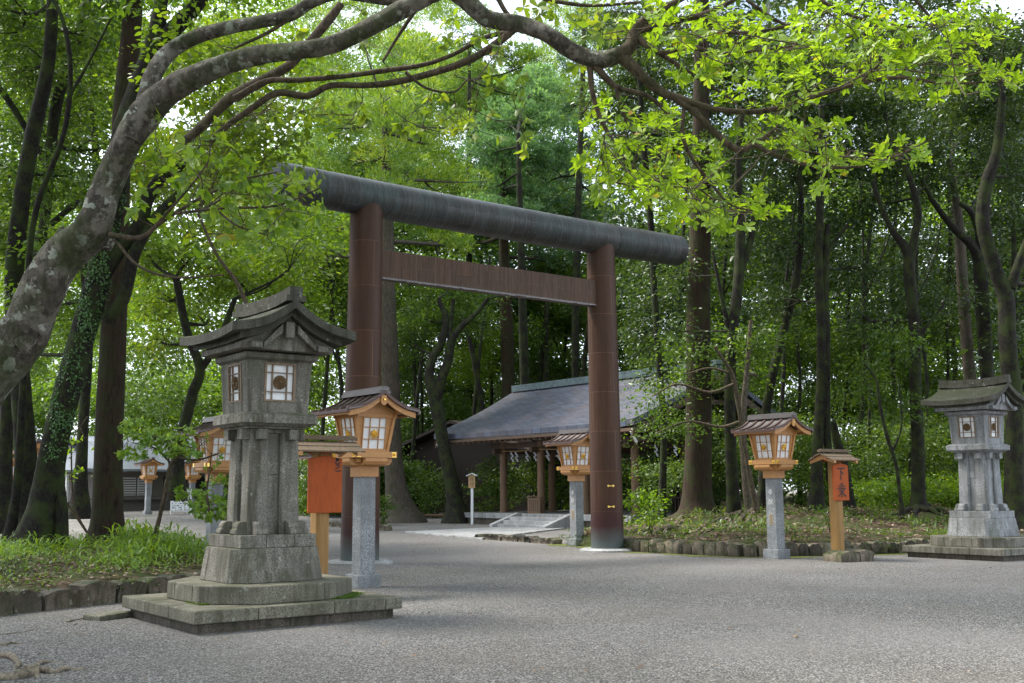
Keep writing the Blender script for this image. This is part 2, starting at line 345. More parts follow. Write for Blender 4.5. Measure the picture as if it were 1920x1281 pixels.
# ------------------------------------------------------------------ leaves
LT = {'obov': (np.array([(0, 0, 0), (.35, .15, .03), (.70, .215, .04), (1, 0, -.05), (.70, -.215, .04), (.35, -.15, .03)]), [(0, 3, 2, 1), (0, 5, 4, 3)]),
      'lance': (np.array([(0, 0, 0), (.28, .24, .03), (.62, .22, .03), (1, 0, -.06), (.62, -.22, .03), (.28, -.24, .03)]), [(0, 3, 2, 1), (0, 5, 4, 3)]),
      'dia': (np.array([(0, 0, 0), (.45, .28, .06), (1, 0, 0), (.45, -.28, .06)]), [(0, 2, 1), (0, 3, 2)]),
      'blade': (np.array([(0, .05, 0), (.5, .075, .16), (1, 0, -.06), (.5, -.075, .16), (0, -.05, 0)]), [(0, 4, 3), (0, 3, 1), (1, 3, 2)]),
      'needle': (np.array([(0, 0, 0), (.5, .10, 0), (1, 0, 0), (.5, -.10, 0)]), [(0, 2, 1), (0, 3, 2)])}
def nrm(a): return a/(np.linalg.norm(a, axis=1)[:, None]+1e-9)
def leaves(name, mat, P, D, N, L, rnd, shape='dia', parent=None, origin=(0, 0, 0)):
    P = np.asarray(P)-np.array(origin); n = len(P); T, Fs = LT[shape]; k = len(T)
    D = nrm(D); S = nrm(np.cross(N, D)); N = np.cross(D, S); L = np.broadcast_to(L, (n,))
    V = P[:, None, :] + L[:, None, None]*(T[None, :, 0:1]*D[:, None, :] + T[None, :, 1:2]*S[:, None, :] + T[None, :, 2:3]*N[:, None, :])
    fl = [i for f in Fs for i in f]; cnt = [len(f) for f in Fs]
    idx = (np.array(fl)[None, :] + (np.arange(n)*k)[:, None]).ravel(); tot = np.tile(cnt, n); st = np.concatenate([[0], np.cumsum(tot)[:-1]])
    me = bpy.data.meshes.new(name); me.vertices.add(n*k); me.vertices.foreach_set('co', V.astype(np.float32).ravel())
    me.loops.add(len(idx)); me.loops.foreach_set('vertex_index', idx.astype(np.int32))
    me.polygons.add(len(tot)); me.polygons.foreach_set('loop_start', st.astype(np.int32))
    a = me.attributes.new('rnd', 'FLOAT', 'FACE'); a.data.foreach_set('value', np.repeat(np.clip(rnd, 0, 1), len(Fs)).astype(np.float32))
    me.update(calc_edges=True); me.materials.append(mat)
    o = bpy.data.objects.new(name, me); COL.objects.link(o)
    if parent is not None: o.parent = parent
    return o
def rdir(n):
    return nrm(rng.normal(size=(n, 3)))
def foliage(blobs, rc, m, kind='broad', dens=1.0, droop=.25, leafL=.1, lv=.3, lai=2.6):
    """blobs: (center, rx(right), ry(up), rz(depth)) in metres -> P, D, N, L, rnd.  Leaves gathered in twig clusters of radius rc."""
    Ps, Ds, Ns, Ls, Rs = [], [], [], [], []
    for c, rx, ry, rz in blobs:
        nc = max(4, int(dens*lai*PI*rx*ry/(leafL*leafL*(.20 if kind == 'tuft' else .16 if kind == 'puff' else .30))/m))
        u = rdir(nc)*(rng.random((nc, 1))**.40)
        C = c + RT*(u[:, 0:1]*rx) + np.array([0, 0, 1.])*(u[:, 1:2]*ry) + np.cross([0, 0, 1.], RT)*(u[:, 2:3]*rz)
        C += rng.normal(size=C.shape)*rc*.25
        cr_ = rng.random(nc)
        n = nc*m; ci = np.repeat(np.arange(nc), m); g = rng.normal(size=(n, 3))
        if kind == 'broad':
            off = g*np.array([1, 1, .42])*rc*.62; D = nrm(off*np.array([1, 1, .5]) + rng.normal(size=(n, 3))*rc*.35 + np.array([0, 0, -droop*rc]))
            N = nrm(np.array([0, 0, 1.]) + rng.normal(size=(n, 3))*.55)
        elif kind == 'droop':
            off = g*np.array([.8, .8, .8])*rc*.6; D = nrm(np.array([0, 0, -1.]) + rng.normal(size=(n, 3))*.6); N = rdir(n)
        elif kind == 'puff':      # rounded bosses of foliage, leaves pointing outwards from each boss
            g /= np.linalg.norm(g, axis=1)[:, None]; g[:, 2] = np.where(g[:, 2] < -.25, -g[:, 2], g[:, 2]); sz = (.65+.6*cr_)[ci][:, None]
            off = g*np.array([1, 1, .8])*rc*sz*(.55+.45*rng.random((n, 1))); D = nrm(g + rng.normal(size=(n, 3))*.35 + np.array([0, 0, .25])); N = rdir(n)
        else:      # tufts of needles pointing up and out
            ax = nrm(rdir(nc)*.8 + np.array([0, 0, .9]) + u*.5)[ci]; t = rng.random((n, 1)); off = ax*t*rc*1.3 + g*rc*.16
            D = nrm(ax + rng.normal(size=(n, 3))*.55); N = rdir(n)
        Ps.append(C[ci]+off); Ds.append(D); Ns.append(N); Ls.append(leafL*(1+lv*rng.normal(size=n)).clip(.4, 1.7)); Rs.append(.05+.6*cr_[ci]*(.5+.5*rng.random()) + .38*rng.random(n)**2)
    return [np.concatenate(a) for a in (Ps, Ds, Ns, Ls, Rs)]
def pblob(px, py, rx, ry, d, deep=1.1):
    s = d/F_PX; return (at(px, py, d), rx*s, ry*s, max(rx, ry)*s*deep*.8)
KIND = {'dark': ('l_dark', 'broad', 'lance', .50, 26), 'mid': ('l_mid', 'broad', 'lance', .50, 24), 'fresh': ('l_fresh', 'broad', 'dia', .45, 24),
        'yellow': ('l_yellow', 'broad', 'lance', .5, 22), 'camphor': ('l_camphor', 'puff', 'dia', .55, 110), 'cedar': ('l_cedar', 'puff', 'needle', .55, 130),
        'pine': ('l_pine', 'tuft', 'needle', .45, 46), 'bright': ('l_bright', 'broad', 'obov', .3, 16), 'under': ('l_under', 'broad', 'dia', .4, 26)}
LEAVES = 0
def tree(label, d, stems, blobs, kind='mid', bk='b_dark', name='tree', group=None, leaf=None, dens=1.0, limbs=True, wob=.10, cat='tree', nseg=6, flare=1.0, sides=12, mult=1.0):
    """stems: pixel polylines [(px,py,width_px[,depth])]; blobs: [(px,py,rx,ry[,depth])] -> trunk mesh and crown mesh under one Empty."""
    global LEAVES
    b0 = stems[0][0]; base = at(b0[0], b0[1], b0[3] if len(b0) > 3 else d)
    t = thing(name, label, cat, base, 0, group); mb = MB(); allp = []
    for si, st in enumerate(stems):
        P = [np.append(at(q[0], q[1], q[3] if len(q) > 3 else d), q[2]*.5*(q[3] if len(q) > 3 else d)/F_PX) for q in st]
        Q = spline(P, nseg); pts = [q[:3]-base for q in Q]; rad = [max(.006, q[3]) for q in Q]
        if si == 0:
            for i in range(min(6, len(rad))): rad[i] *= 1 + flare*.45*math.exp(-i*.8)
            pts = [pts[0]-np.array([0, 0, .5])] + pts; rad = [rad[0]*1.25] + rad
        mb.tube(pts, rad, sides if rad[0] > .05 else 7, wob, si+int(d)); allp += [(p, r) for p, r in zip(pts, rad)]
    wb = [pblob(b[0], b[1], b[2], b[3], b[4] if len(b) > 4 else d+.03*d+abs(rng.normal())*d*.035) for b in blobs]
    if limbs:
        A = np.array([p for p, r in allp]); rA = np.array([r for p, r in allp])
        for c, rx, ry, rz in wb:
            cl = c-base; dd = np.linalg.norm(A-cl, axis=1) + np.where(A[:, 2] > cl[2]-.2, (A[:, 2]-cl[2]+.2)*1.5, 0) + .4*(A[:, 2] < 1.0)
            k = int(np.argmin(dd)); a = A[k]; L = np.linalg.norm(cl-a)
            if L < .4: continue
            r0 = min(rA[k]*.55, .02+.022*L)
            mid = (a+cl)/2 + np.array([rng.normal()*.1*L, rng.normal()*.1*L, -.02*L])
            Q = spline([a, mid, cl, cl + (cl-a)/L*min(rx, 1.0)*.6 + np.array([0, 0, .1])], 4)
            mb.tube(Q, np.linspace(r0, r0*.22, len(Q)), 6, .08, k, False)
            for _ in range(3):
                e = cl + rng.normal(size=3)*np.array([rx, rx, ry])*.5; s0 = Q[int(len(Q)*.45)]
                mb.tube(spline([s0, (s0+e)/2+rng.normal(size=3)*.06*L, e], 3), np.linspace(r0*.45, r0*.12, 7), 5, 0, 1, False)
    mb.build('trunk', M[bk], t)
    if wb:
        mt, kd, shp, rc, mm = KIND[kind]; lf = leaf or {'cedar': .20, 'pine': .22, 'camphor': .10, 'bright': .11}.get(kind, .12)
        P, D, N, L, r = foliage(wb, rc, max(3, int(mm*mult)), kd, dens, .3, lf); LEAVES += len(P)
        leaves('crown', M[mt], P, D, N, L, r, shp, t, base)
    return t

# ================================================================== GROUND
def sheet_obj(name, xs, ys, zf, mat, kind='structure', inside=None):
    v = []; idx = {}; f = []
    for i, x in enumerate(xs):
        for j, y in enumerate(ys): v.append((x, y, zf(x, y)))
    m_ = len(ys)
    for i in range(len(xs)-1):
        for j in range(m_-1):
            if inside and not inside((xs[i]+xs[i+1])/2, (ys[j]+ys[j+1])/2): continue
            f.append((i*m_+j, (i+1)*m_+j, (i+1)*m_+j+1, i*m_+j+1))
    me = bpy.data.meshes.new(name); me.from_pydata(v, [], f); me.polygons.foreach_set('use_smooth', [True]*len(f)); me.materials.append(mat)
    o = bpy.data.objects.new(name, me); COL.objects.link(o); tag(o, kind=kind); return o
def sstep(a, b, x): t = min(1, max(0, (x-a)/(b-a))); return t*t*(3-2*t)
def ground_z(x, y):
    return .35*sstep(42, 75, math.hypot(x, y))
gx = list(np.linspace(-1500, -60, 6)) + list(np.arange(-50, 120, 4.)) + list(np.linspace(130, 1500, 6))
gr = sheet_obj('gravel_ground', gx, gx, ground_z, M['gravel'])
# right bank (behind the low stone wall) and left planting bed
def poly_d(poly, x, y):      # signed distance, positive inside
    ins = False; dm = 1e9; n = len(poly)
    for i in range(n):
        x1, y1 = poly[i]; x2, y2 = poly[(i+1) % n]
        if (y1 > y) != (y2 > y) and x < (x2-x1)*(y-y1)/(y2-y1)+x1: ins = not ins
        dx, dy = x2-x1, y2-y1; t = max(0, min(1, ((x-x1)*dx+(y-y1)*dy)/(dx*dx+dy*dy))); dm = min(dm, math.hypot(x-x1-t*dx, y-y1-t*dy))
    return dm if ins else -dm
WR = [(19.75, 23.9), (19.15, 21.5), (18.75, 19.6), (18.85, 18.0), (19.0, 16.75), (20.6, 15.9), (22.6, 15.35), (27, 14.6), (34, 12.5), (46, 8)]
BANK = WR + [(120, -30), (150, 40), (120, 130), (60, 130), (44, 70), (38, 47), (39, 44), (38, 28.5), (27.0, 27.6), (23.5, 26.5)]
def bank_z(x, y):
    s = poly_d(BANK, x, y); n = .10*math.sin(x*1.3+y*.7)+.06*math.sin(x*2.9-y*2.1)
    if s < 0: return -.3
    dw = math.hypot(x-19, y-19)
    return .30 + sstep(0, 5.5, s)*(.46+n) + .0*dw
bx = list(np.arange(18.2, 46, .35)) + list(np.arange(47, 152, 3.)); by = list(np.arange(-32, 7, 3.)) + list(np.arange(8, 48, .35)) + list(np.arange(49, 132, 3.))
o = sheet_obj('forest_floor', bx, by, bank_z, M['soil'], inside=lambda x, y: poly_d(BANK, x, y) > -.30)
WL = [(8.4, 17.9), (6.9, 16.75), (5.35, 15.9), (3.45, 15.15), (1.0, 14.3), (-3, 12.9), (-9, 10.5)]
BEDL = WL + [(-14, 30), (0, 27.0), (7.2, 27.2), (9.2, 25.2), (9.4, 21.0)]
def bed_z(x, y):
    s = poly_d(BEDL, x, y)
    return -.3 if s < 0 else .27 + sstep(0, 3.0, s)*.16 + .03*math.sin(x*2+y)
o = sheet_obj('planting_bed', list(np.arange(-14, 10.2, .3)), list(np.arange(10, 30.2, .3)), bed_z, M['soil'], inside=lambda x, y: poly_d(BEDL, x, y) > -.28)
# far woodland floor at left and behind the hall
FARF = [(-60, 60), (-40, 50), (0, 62), (10, 84), (60, 78), (58, 140), (-80, 180)]
o = sheet_obj('woodland_floor', list(np.arange(-80, 62, 4.)), list(np.arange(48, 182, 4.)), lambda x, y: ground_z(x, y)+.12+.4*sstep(0, 30, poly_d(FARF, x, y)), M['soil'], inside=lambda x, y: poly_d(FARF, x, y) > 0)

def rough_wall(name, label, line, h, mat, sz=.36, z0=-.05, group=None, depth=.34):
    t = MB(); rr = random.Random(len(name)+int(h*100)+len(line)); L = 0
    for a, b in zip(line[:-1], line[1:]):
        a = Vector(a); b = Vector(b); dl = (b-a).length; n = max(1, int(dl/(sz*rr.uniform(.85, 1.1)))); d = (b-a).normalized(); nn = Vector((-d.y, d.x))
        cuts = [0]+sorted(rr.uniform(-.18, .18)/n + (k+1)/n for k in range(n-1))+[1]
        for k in range(n):
            p = a+d*(dl*cuts[k]+.012); q = a+d*(dl*cuts[k+1]-.012); hh = h*rr.uniform(.80, 1.08)
            rows = [(z0, hh)] if (hh < .33 or rr.random() < .4) else [(z0, hh*.52), (hh*.52+.01, hh)]
            for za, zb in rows:
                o_ = nn*rr.uniform(-.03, .03); i_ = .03
                nx, nz = 4, 3; grid = []
                for iz in range(nz+1):
                    r = []
                    for ix in range(nx+1):
                        u, w = ix/nx, iz/nz; e = (min(u, 1-u, .25)*min(w, 1-w, .35))*.9; jj = (0 if 0 < ix < nx and 0 < iz < nz else 1)
                        pt = p.lerp(q, u) + o_ + nn*(-depth/2 + .05 - e*.6 - rr.uniform(0, .014) if True else 0)
                        pt = pt + d*rr.uniform(-.02, .02) - nn*rr.uniform(-.02, .02)*1.0; r.append((pt.x, pt.y, za+(zb-za)*w - (.05*abs(2*u-1)**3 if iz == nz else 0) + rr.uniform(-.016, .016)))
                    grid.append(r)
                back = [[(x+nn.x*depth, y+nn.y*depth, z) for x, y, z in r] for r in grid]
                t.sheet(grid, True, False); t.sheet(back, True, True)
                t.sheet([grid[-1], back[-1]], True); t.sheet([back[0], grid[0]], True)
                t.sheet([[r[0] for r in grid], [r[0] for r in back]], True); t.sheet([[r[-1] for r in back], [r[-1] for r in grid]], True)
    o = t.build(name, mat); return tag(o, label, 'stone wall', group)
rough_wall('stone_wall', 'low mossy wall of dark rough stones below the right bank and the big cedar roots', [q for q in WR[1:]], .31, M['wallstone'], .26)
rough_wall('stone_wall', 'low mossy retaining wall with pale square stones along the left grass bed', WL, .30, M['wallstone'], .42)
rough_wall('stone_wall', 'low dark rough stone kerb in front of the open hall, left of the lantern post', [(19.75, 24.0), (20.0, 26.2), (20.25, 28.4)], .17, M['wallstone'], .3)
rough_wall('stone_wall', 'far dark stone kerb edging the gravel beside the copper gate pillar', [(21.6, 36.2), (21.9, 38.6), (22.2, 42)], .22, M['wallstone'], .35)

# moss strips at the foot of the walls
def strip(name, line, w, z, mat):
    t = MB(); A = []; B = []
    for i, p in enumerate(spline([(x, y, z) for x, y in line], 8)):
        A.append(p)
    T = np.gradient(np.array(A), axis=0); T /= np.linalg.norm(T, axis=1)[:, None]; N = np.cross(T, [0, 0, 1.])
    ww = [w*(.6+.5*math.sin(i*.9)*math.sin(i*.37+1)+.3) for i in range(len(A))]
    t.sheet([[tuple(a - n*.1) for a, n in zip(A, N)], [tuple(a + n*q) for a, n, q in zip(A, N, ww)]], True)
    return tag(t.build(name, mat), kind='stuff')
strip('moss_strip', [(x, y) for x, y in WL[::-1]], -.34, .008, M['moss'])
strip('moss_strip', [(x, y) for x, y in WR[:8]], .45, .008, M['moss'])

# paved approach to the hall
pv = MB()
pts = [gz(*p, .012)[:2] for p in ((758, 998), (905, 1011), (1062, 991), (925, 990))]
P4 = [np.array(p) for p in pts]
for i in range(9):
    for j in range(3):
        a = lambda u, v: P4[0]*(1-u)*(1-v)+P4[1]*(1-u)*v+P4[2]*u*v+P4[3]*u*(1-v)
        u0, u1, v0, v1 = i/9+.003, (i+1)/9-.003, j/3+.006, (j+1)/3-.006
        q = [a(u0, v0), a(u1, v0), a(u1, v1), a(u0, v1)]
        pv.prism([tuple(x) for x in q][::-1] if np.cross(q[1]-q[0], q[2]-q[0]) < 0 else [tuple(x) for x in q], -.05, .05)
tag(pv.build('paved_path', M['kerb'], bevel=.01), kind='structure')

# ================================================================== TORII
TX0, TX1, TY = 11.55, 18.45, 20.55
t = thing('torii_gate', 'large plain bronze-clad torii gate with round beam, standing over the gravel approach', 'torii gate', (15, TY, 0))
for sx in (-1, 1):
    a = MB(); xb = sx*(TX1-TX0)/2; n = 40; K = 26
    rows = []
    for i in range(K+1):
        z = 7.72*i/K; r = .405 - .052*z/7.72; cx = xb - sx*.072*z/7.72
        rows.append((z, r, cx))
    v = []; fs = []; uv = []
    for z, r, cx in rows:
        for k in range(n): v.append((cx+r*math.cos(2*PI*k/n), r*math.sin(2*PI*k/n), z))
    for i in range(K):
        for k in range(n):
            fs.append((i*n+k, i*n+(k+1) % n, (i+1)*n+(k+1) % n, (i+1)*n+k)); uv.append([(k/n, rows[i][0]), ((k+1)/n, rows[i][0]), ((k+1)/n, rows[i+1][0]), (k/n, rows[i+1][0])])
    a.add(v, fs, uv, True); pl = a.build('pillar', M['torii'], t)
    for z in np.arange(.97, 7.5, .97):
        pass
    s = MB(); ring = [(0, .46), (.60, .46), (.66, .50), (.70, .54), (.72, .58)]
    s.cyl(xb, 0, -.05, .035, .70, .70, 48); s.cyl(xb, 0, .035, .075, .70, .60, 48)
    s.build('base_ring', M['kerb'], t)
    if sx > 0:
        for zz in (1.08, 1.58):      # little brass hasps on the inspection door
            for dx in (-.055, .055):
                ang = R_(-118)+dx*2.6; q = MB(); r = .41
                q.tube([(xb+(r-.02)*math.cos(ang), (r-.02)*math.sin(ang), zz), (xb+(r+.03)*math.cos(ang), (r+.03)*math.sin(ang), zz)], [.032, .024], 10)
                if dx < 0: q.bar((xb+(r+.006)*math.cos(ang), (r+.006)*math.sin(ang), zz), (xb+(r+.006)*math.cos(ang+.286), (r+.006)*math.sin(ang+.286), zz), .02)
                q.build('brass_hasp', M['gold'], pl)
# the round top beam, slightly bent up at the ends
a = MB(); n = 48; K = 44; v = []; fs = []; uv = []
for i in range(K+1):
    x = -5.6 + 11.75*i/K; r = .405
    z = 7.79 + .0035*(x*x) * .35
    for k in range(n): v.append((x, r*math.cos(2*PI*k/n), z+r*math.sin(2*PI*k/n)))
for i in range(K):
    for k in range(n):
        fs.append((i*n+k, (i+1)*n+k, (i+1)*n+(k+1) % n, i*n+(k+1) % n)); x0 = 11.75*i/K; x1 = 11.75*(i+1)/K
        uv.append([(k/n, x0), (k/n, x1), ((k+1)/n, x1), ((k+1)/n, x0)])
a.add(v, fs, uv, True); a.add(v[:n], [tuple(range(n))]); a.add(v[-n:], [tuple(range(n-1, -1, -1))])
a.build('top_beam', M['kasagi'], t)
a = MB(); L = 3.20
v = [(-L, -.15, 6.04), (L, -.15, 6.04), (L, .15, 6.04), (-L, .15, 6.04), (-L, -.15, 6.67), (L, -.15, 6.67), (L, .15, 6.67), (-L, .15, 6.67)]
a.add(v, [(0, 1, 5, 4), (2, 3, 7, 6), (4, 5, 6, 7), (0, 3, 2, 1)], [[(0, 6.04), (0, 19), (1, 19), (1, 0)] if False else [(0, 0), (0, 6.4), (.99, 6.4), (.99, 0)]]*4)
a.build('tie_beam', M['nuki'], t, .012)
a = MB(); rr = random.Random(3)
for i in range(64):      # torn verdigris lip under the beam
    x = -L+.05+i*.1; a.box(x, x+.0955, -.158, -.13, 6.035-rr.uniform(0, .018), 6.065)
a.build('drip_edge', M['copper_top'], t)

# ================================================================== CREST
def crest(r, t=.02, back=.62):
    b = MB(); n = 16
    b.tube([(0, 0, 0), (0, -t*.55, 0)], [r*back, r*back*.96], 32)
    for k in range(n):
        a0 = 2*PI*(k+.5)/n; ca, sa = math.cos(a0), math.sin(a0); w = PI/n*.74
        def P(rr, da, y): return (rr*r*math.cos(a0+da), y, rr*r*math.sin(a0+da))
        v = [P(.15, 0, -t*.6), P(.55, -w, -t*.6), P(.90, -w*.95, -t*.6), P(1.0, 0, -t*.6), P(.90, w*.95, -t*.6), P(.55, w, -t*.6), P(.55, 0, -t*1.25), P(.86, 0, -t*1.35)]
        b.add(v, [(0, 6, 1), (1, 6, 7, 2), (2, 7, 3), (3, 7, 4), (4, 7, 6, 5), (5, 6, 0)])
    b.tube([(0, -t*.5, 0), (0, -t*1.2, 0), (0, -t*1.6, 0)], [r*.20, r*.19, r*.10], 12)
    return b

# ================================================================== STONE LANTERN (gable faces -Y)
def octa(h, c): return [(-h+c, -h), (h-c, -h), (h, -h+c), (h, h-c), (h-c, h), (-h+c, h), (-h, h-c), (-h, -h+c)]
def gable_roof(b, hx, hy, ze, zr, t, nx=10, ny=10, curl=.04, sag=.09, zt=None):
    """two concave slopes, closed, ridge along y"""
    for s in (-1, 1):
        P = []
        for i in range(nx+1):
            u = i/nx; r = []
            for j in range(ny+1):
                w = j/ny*2-1
                z = zr + (ze-zr)*u - sag*math.sin(PI*u)*(1-.25*u) + curl*abs(w)**3*u
                r.append((s*hx*u, hy*w*(1+.03*u), z))
            P.append(r)
        if s > 0: P = [r for r in P]
        else: P = [r[::-1] for r in P]
        b.slab(P, t, True)
    return b
def stone_lantern(label, loc, plate, g1, g2, groof):
    t = thing('stone_lantern', label, 'stone lantern', loc, 0, 'pair of tall stone lanterns flanking the approach')
    # plinth slab with its rubble core
    b = MB(); b.box(-1.20, 1.20, -1.09, 1.09, -.15, .115); b.build('foundation', M['wallstone'], t, .01)
    pl = MB(); rr = random.Random(4)
    xs = [-1.28, -.55, .38, 1.05, 1.28]; ys = [-1.17, -.42, .35, 1.17]
    for i in range(4):
        for j in range(3):
            pl.box(xs[i]+.003, xs[i+1]-.003, ys[j]+.003, ys[j+1]-.003, .11, .25+rr.uniform(-.004, .004))
    pl.build('platform', plate, t, .012)
    def seamed(name, pts, z0, z1, top, mat, bev, cut=None):
        b = MB(); b.prism(pts, z0, z1, top); o = b.build(name, mat, t, bev)
        return o
    seamed('lower_step', octa(.97, .47), .25, .45, octa(.965, .47), plate, .012)
    seamed('drum', octa(.61, .20), .452, .84, octa(.555, .18), g1, .01)
    b = MB(); h = .48
    for x0, x1 in ((-h, -.16), (-.16, .2), (.2, h)):
        b.box(x0+.0015, x1-.0015, -h, h, .842, .99)
    b.build('upper_step', g2, t, .008)
    for bx4 in [(.3475, .3525, -.9715, -.95, .255, .447, None), (-.182, -.178, -.612, -.56, .455, .835, (-.182, -.178, -.5575, -.50))] + [q for y in (-.3, .25) for q in ((-.9715, -.95, y-.0025, y+.0025, .255, .447, None), (-.612, -.56, y-.002, y+.002, .455, .835, (-.5575, -.50, y-.002, y+.002)))]:
        sm = MB(); sm.box(*bx4); sm.build('joint', M['wallstone'], t)
    b = MB(); b.box(-.255, .255, -.255, .255, .98, 2.2); b.box(-.268, .268, -.268, .268, 1.70, 1.86)
    b.build('core', g1, t, .006)
    for sx in (-1, 1):
        for sy in (-1, 1):
            b = MB(); c = .03
            def sq(cx, cy, h): return [(cx-h+c, cy-h), (cx+h-c, cy-h), (cx+h, cy-h+c), (cx+h, cy+h-c), (cx+h-c, cy+h), (cx-h+c, cy+h), (cx-h, cy+h-c), (cx-h, cy-h+c)]
            b.prism(sq(sx*.205, sy*.205, .130), .99, 2.20, sq(sx*.192, sy*.192, .120)); b.build('pillar', g2, t, .006)
            for ax in (0, 1):      # scroll foot and bracket block on the two outer sides
                prof = [(0, 0), (.150, 0), (.158, .02), (.150, .055), (.125, .075), (.128, .095), (.115, .13), (.08, .155), (0, .155)]
                w = .075; q = MB(); v = []
                for e in (-w, w):
                    for a_, z in prof:
                        p = (sx*.21+e*1.0, sy*(.32+a_), .99+z) if ax else (sx*(.32+a_), sy*.21+e, .99+z)
                        v.append(p)
                n = len(prof); q.add(v, [tuple(range(n)), tuple(range(2*n-1, n-1, -1))]+[(i, i+n, (i+1) % n+n, (i+1) % n) for i in range(n)])
                q.build('scroll_foot', g1, t, .008)
                q = MB(); k = .062
                if ax: q.box(sx*.2-k, sx*.2+k, min(sy*.20, sy*.415), max(sy*.20, sy*.415), 2.11, 2.235)
                else: q.box(min(sx*.20, sx*.413), max(sx*.20, sx*.413), sy*.2-k, sy*.2+k, 2.112, 2.237)
                q.build('bracket_block', g1, t, .006)
    b = MB(); b.box(-.30, .30, -.30, .30, 2.19, 2.245); b.box(-.37, .37, -.37, .37, 2.24, 2.275); b.prism(octa(.41, .0), 2.27, 2.305, octa(.45, 0.)); b.box(-.475, .475, -.475, .475, 2.30, 2.405); b.box(-.475, .475, -.475, .475, 2.405, 2.435, (-.42, .42, -.42, .42))
    b.build('middle_slab', g1, t, .008)
    # fire box, hollow, with four windows
    h0, h1, z0, z1 = .385, .415, 2.43, 3.062
    wz0, wz1, ww = 2.565, 3.03, .205
    bx_ = MB()
    for k in range(4):
        c_, s_ = [(1, 0), (0, 1), (-1, 0), (0, -1)][k]; Mr = Matrix.Rotation(k*PI/2, 4, 'Z')
        def hh(z): return h0+(h1-h0)*(z-z0)/(z1-z0)
        q = MB(); T = .12
        def wall(xa, xb, za, zb):
            ya, yb = -hh(za), -hh(zb)
            e = .0015 if abs(xa) > .3 or abs(xb) > .3 else 0
            A = lambda x, z: (max(-hh(z)+.0005, min(hh(z)-.0005, x)))
            q.add([(A(xa, za), ya, za), (A(xb, za), ya, za), (A(xb, za)*.72, ya+T, za), (A(xa, za)*.72, ya+T, za), (A(xa, zb), yb, zb), (A(xb, zb), yb, zb), (A(xb, zb)*.72, yb+T, zb), (A(xa, zb)*.72, yb+T, zb)],
                  [(0, 3, 2, 1), (4, 5, 6, 7), (0, 1, 5, 4), (1, 2, 6, 5), (2, 3, 7, 6), (3, 0, 4, 7)])
        wall(-9, -ww, z0, z1); wall(ww, 9, z0, z1); wall(-ww, ww, z0, wz0); wall(-ww, ww, wz1, z1)
        xf(q, Mr); bx_.add(q.v, q.f)
        lean = math.atan((h1-h0)/(z1-z0)); zc = (wz0+wz1)/2
        Mw = Mr @ Matrix.Translation((0, -hh(zc)+.012, zc)) @ Matrix.Rotation(lean, 4, 'X')
        H2 = (wz1-wz0)/2; W2 = ww
        f = MB()
        for (a_, b_) in (((-W2, -H2), (W2, -H2)), ((-W2, H2), (W2, H2))):
            f.box(a_[0], b_[0], -.022, .02, min(a_[1], a_[1]*.90), max(a_[1], a_[1]*.90))
        for s in (-1, 1): f.box(min(s*W2, s*W2*.85), max(s*W2, s*W2*.85), -.021, .019, -H2*.9, H2*.9)
        xf(f, Mw); wf = f.build('window_frame', M['framewood'], t, .002)
        f = MB()
        for s in (-1, 1): f.box(s*.095-.0075, s*.095+.0075, -.008, .012, -H2*.9, H2*.9); f.box(-W2*.88, W2*.88, -.0095, .0105, s*.115-.006, s*.115+.006)
        xf(f, Mw); f.build('lattice', M['framewood'], wf)
        f = MB(); f.box(-W2*.9, W2*.9, .014, .018, -H2*.92, H2*.92); xf(f, Mw); f.build('paper_pane', M['paper'], wf)
        f = xf(crest(.088, .018, .97), Mw @ Matrix.Translation((0, -.008, .0))); f.build('crest', M['bronze'], wf)
    bx_.build('fire_box', g2, t)
    b = MB(); b.box(-.43, .43, -.43, .43, 3.055, 3.075, (-.47, .47, -.47, .47)); b.box(-.47, .47, -.47, .47, 3.075, 3.14); b.box(-.36, .36, -.36, .36, 3.14, 3.17); b.build('cornice', g2, t, .006)
    # roof
    b = MB(); gable_roof(b, .80, .80, 3.375, 3.76, .105, 12, 12, .05, .085); rf = b.build('roof', groof, t)
    b = MB(); gable_roof(b, .66, .70, 3.315, 3.665, .09, 10, 8, .03, .07); b.build('roof_underlayer', groof, rf)
    b = MB(); prof = [(-.60, 3.16), (.60, 3.16), (.60, 3.24), (.32, 3.36), (0, 3.58), (-.32, 3.36), (-.60, 3.24)]
    v = [(x, y, z) for y in (-.60, .60) for x, z in prof]; n = 7
    b.add(v, [tuple(range(n)), tuple(range(2*n-1, n-1, -1))] + [(i, i+n, (i+1) % n+n, (i+1) % n) for i in range(n)])
    b.build('gable_wall', g2, rf, .006)
    for s in (-1, 1):
        q = MB(); q.box(-.055, .055, min(s*.59, s*.665), max(s*.59, s*.665), 3.31, 3.50)
        for k in (-1, 1):
            q.add([(k*.10, s*.67, 3.36), (k*.10, s*.67, 3.47), (k*.34, s*.67, 3.23), (k*.34, s*.67, 3.17), (k*.10, s*.58, 3.36), (k*.10, s*.58, 3.47), (k*.34, s*.58, 3.23), (k*.34, s*.58, 3.17)],
                  [(0, 1, 2, 3), (7, 6, 5, 4), (0, 4, 5, 1), (1, 5, 6, 2), (2, 6, 7, 3), (3, 7, 4, 0)])
            q.box(min(k*.36, k*.50), max(k*.36, k*.50), min(s*.45, s*.69), max(s*.45, s*.69), 3.165, 3.235)
        q.build('gable_strut', g1, rf, .005)
    b = MB(); N_ = 14
    for w, za, zb in ((.125, 3.685, 3.755), (.085, 3.757, 3.86)):
        P = [[(s*w, -.80+1.6*j/N_, zb+.05*abs(2*j/N_-1)**2.5) for j in range(N_+1)] for s in (-1, 1)]
        b.slab(P, zb-za, False)
    b.build('ridge', groof, rf, .008)
    return t
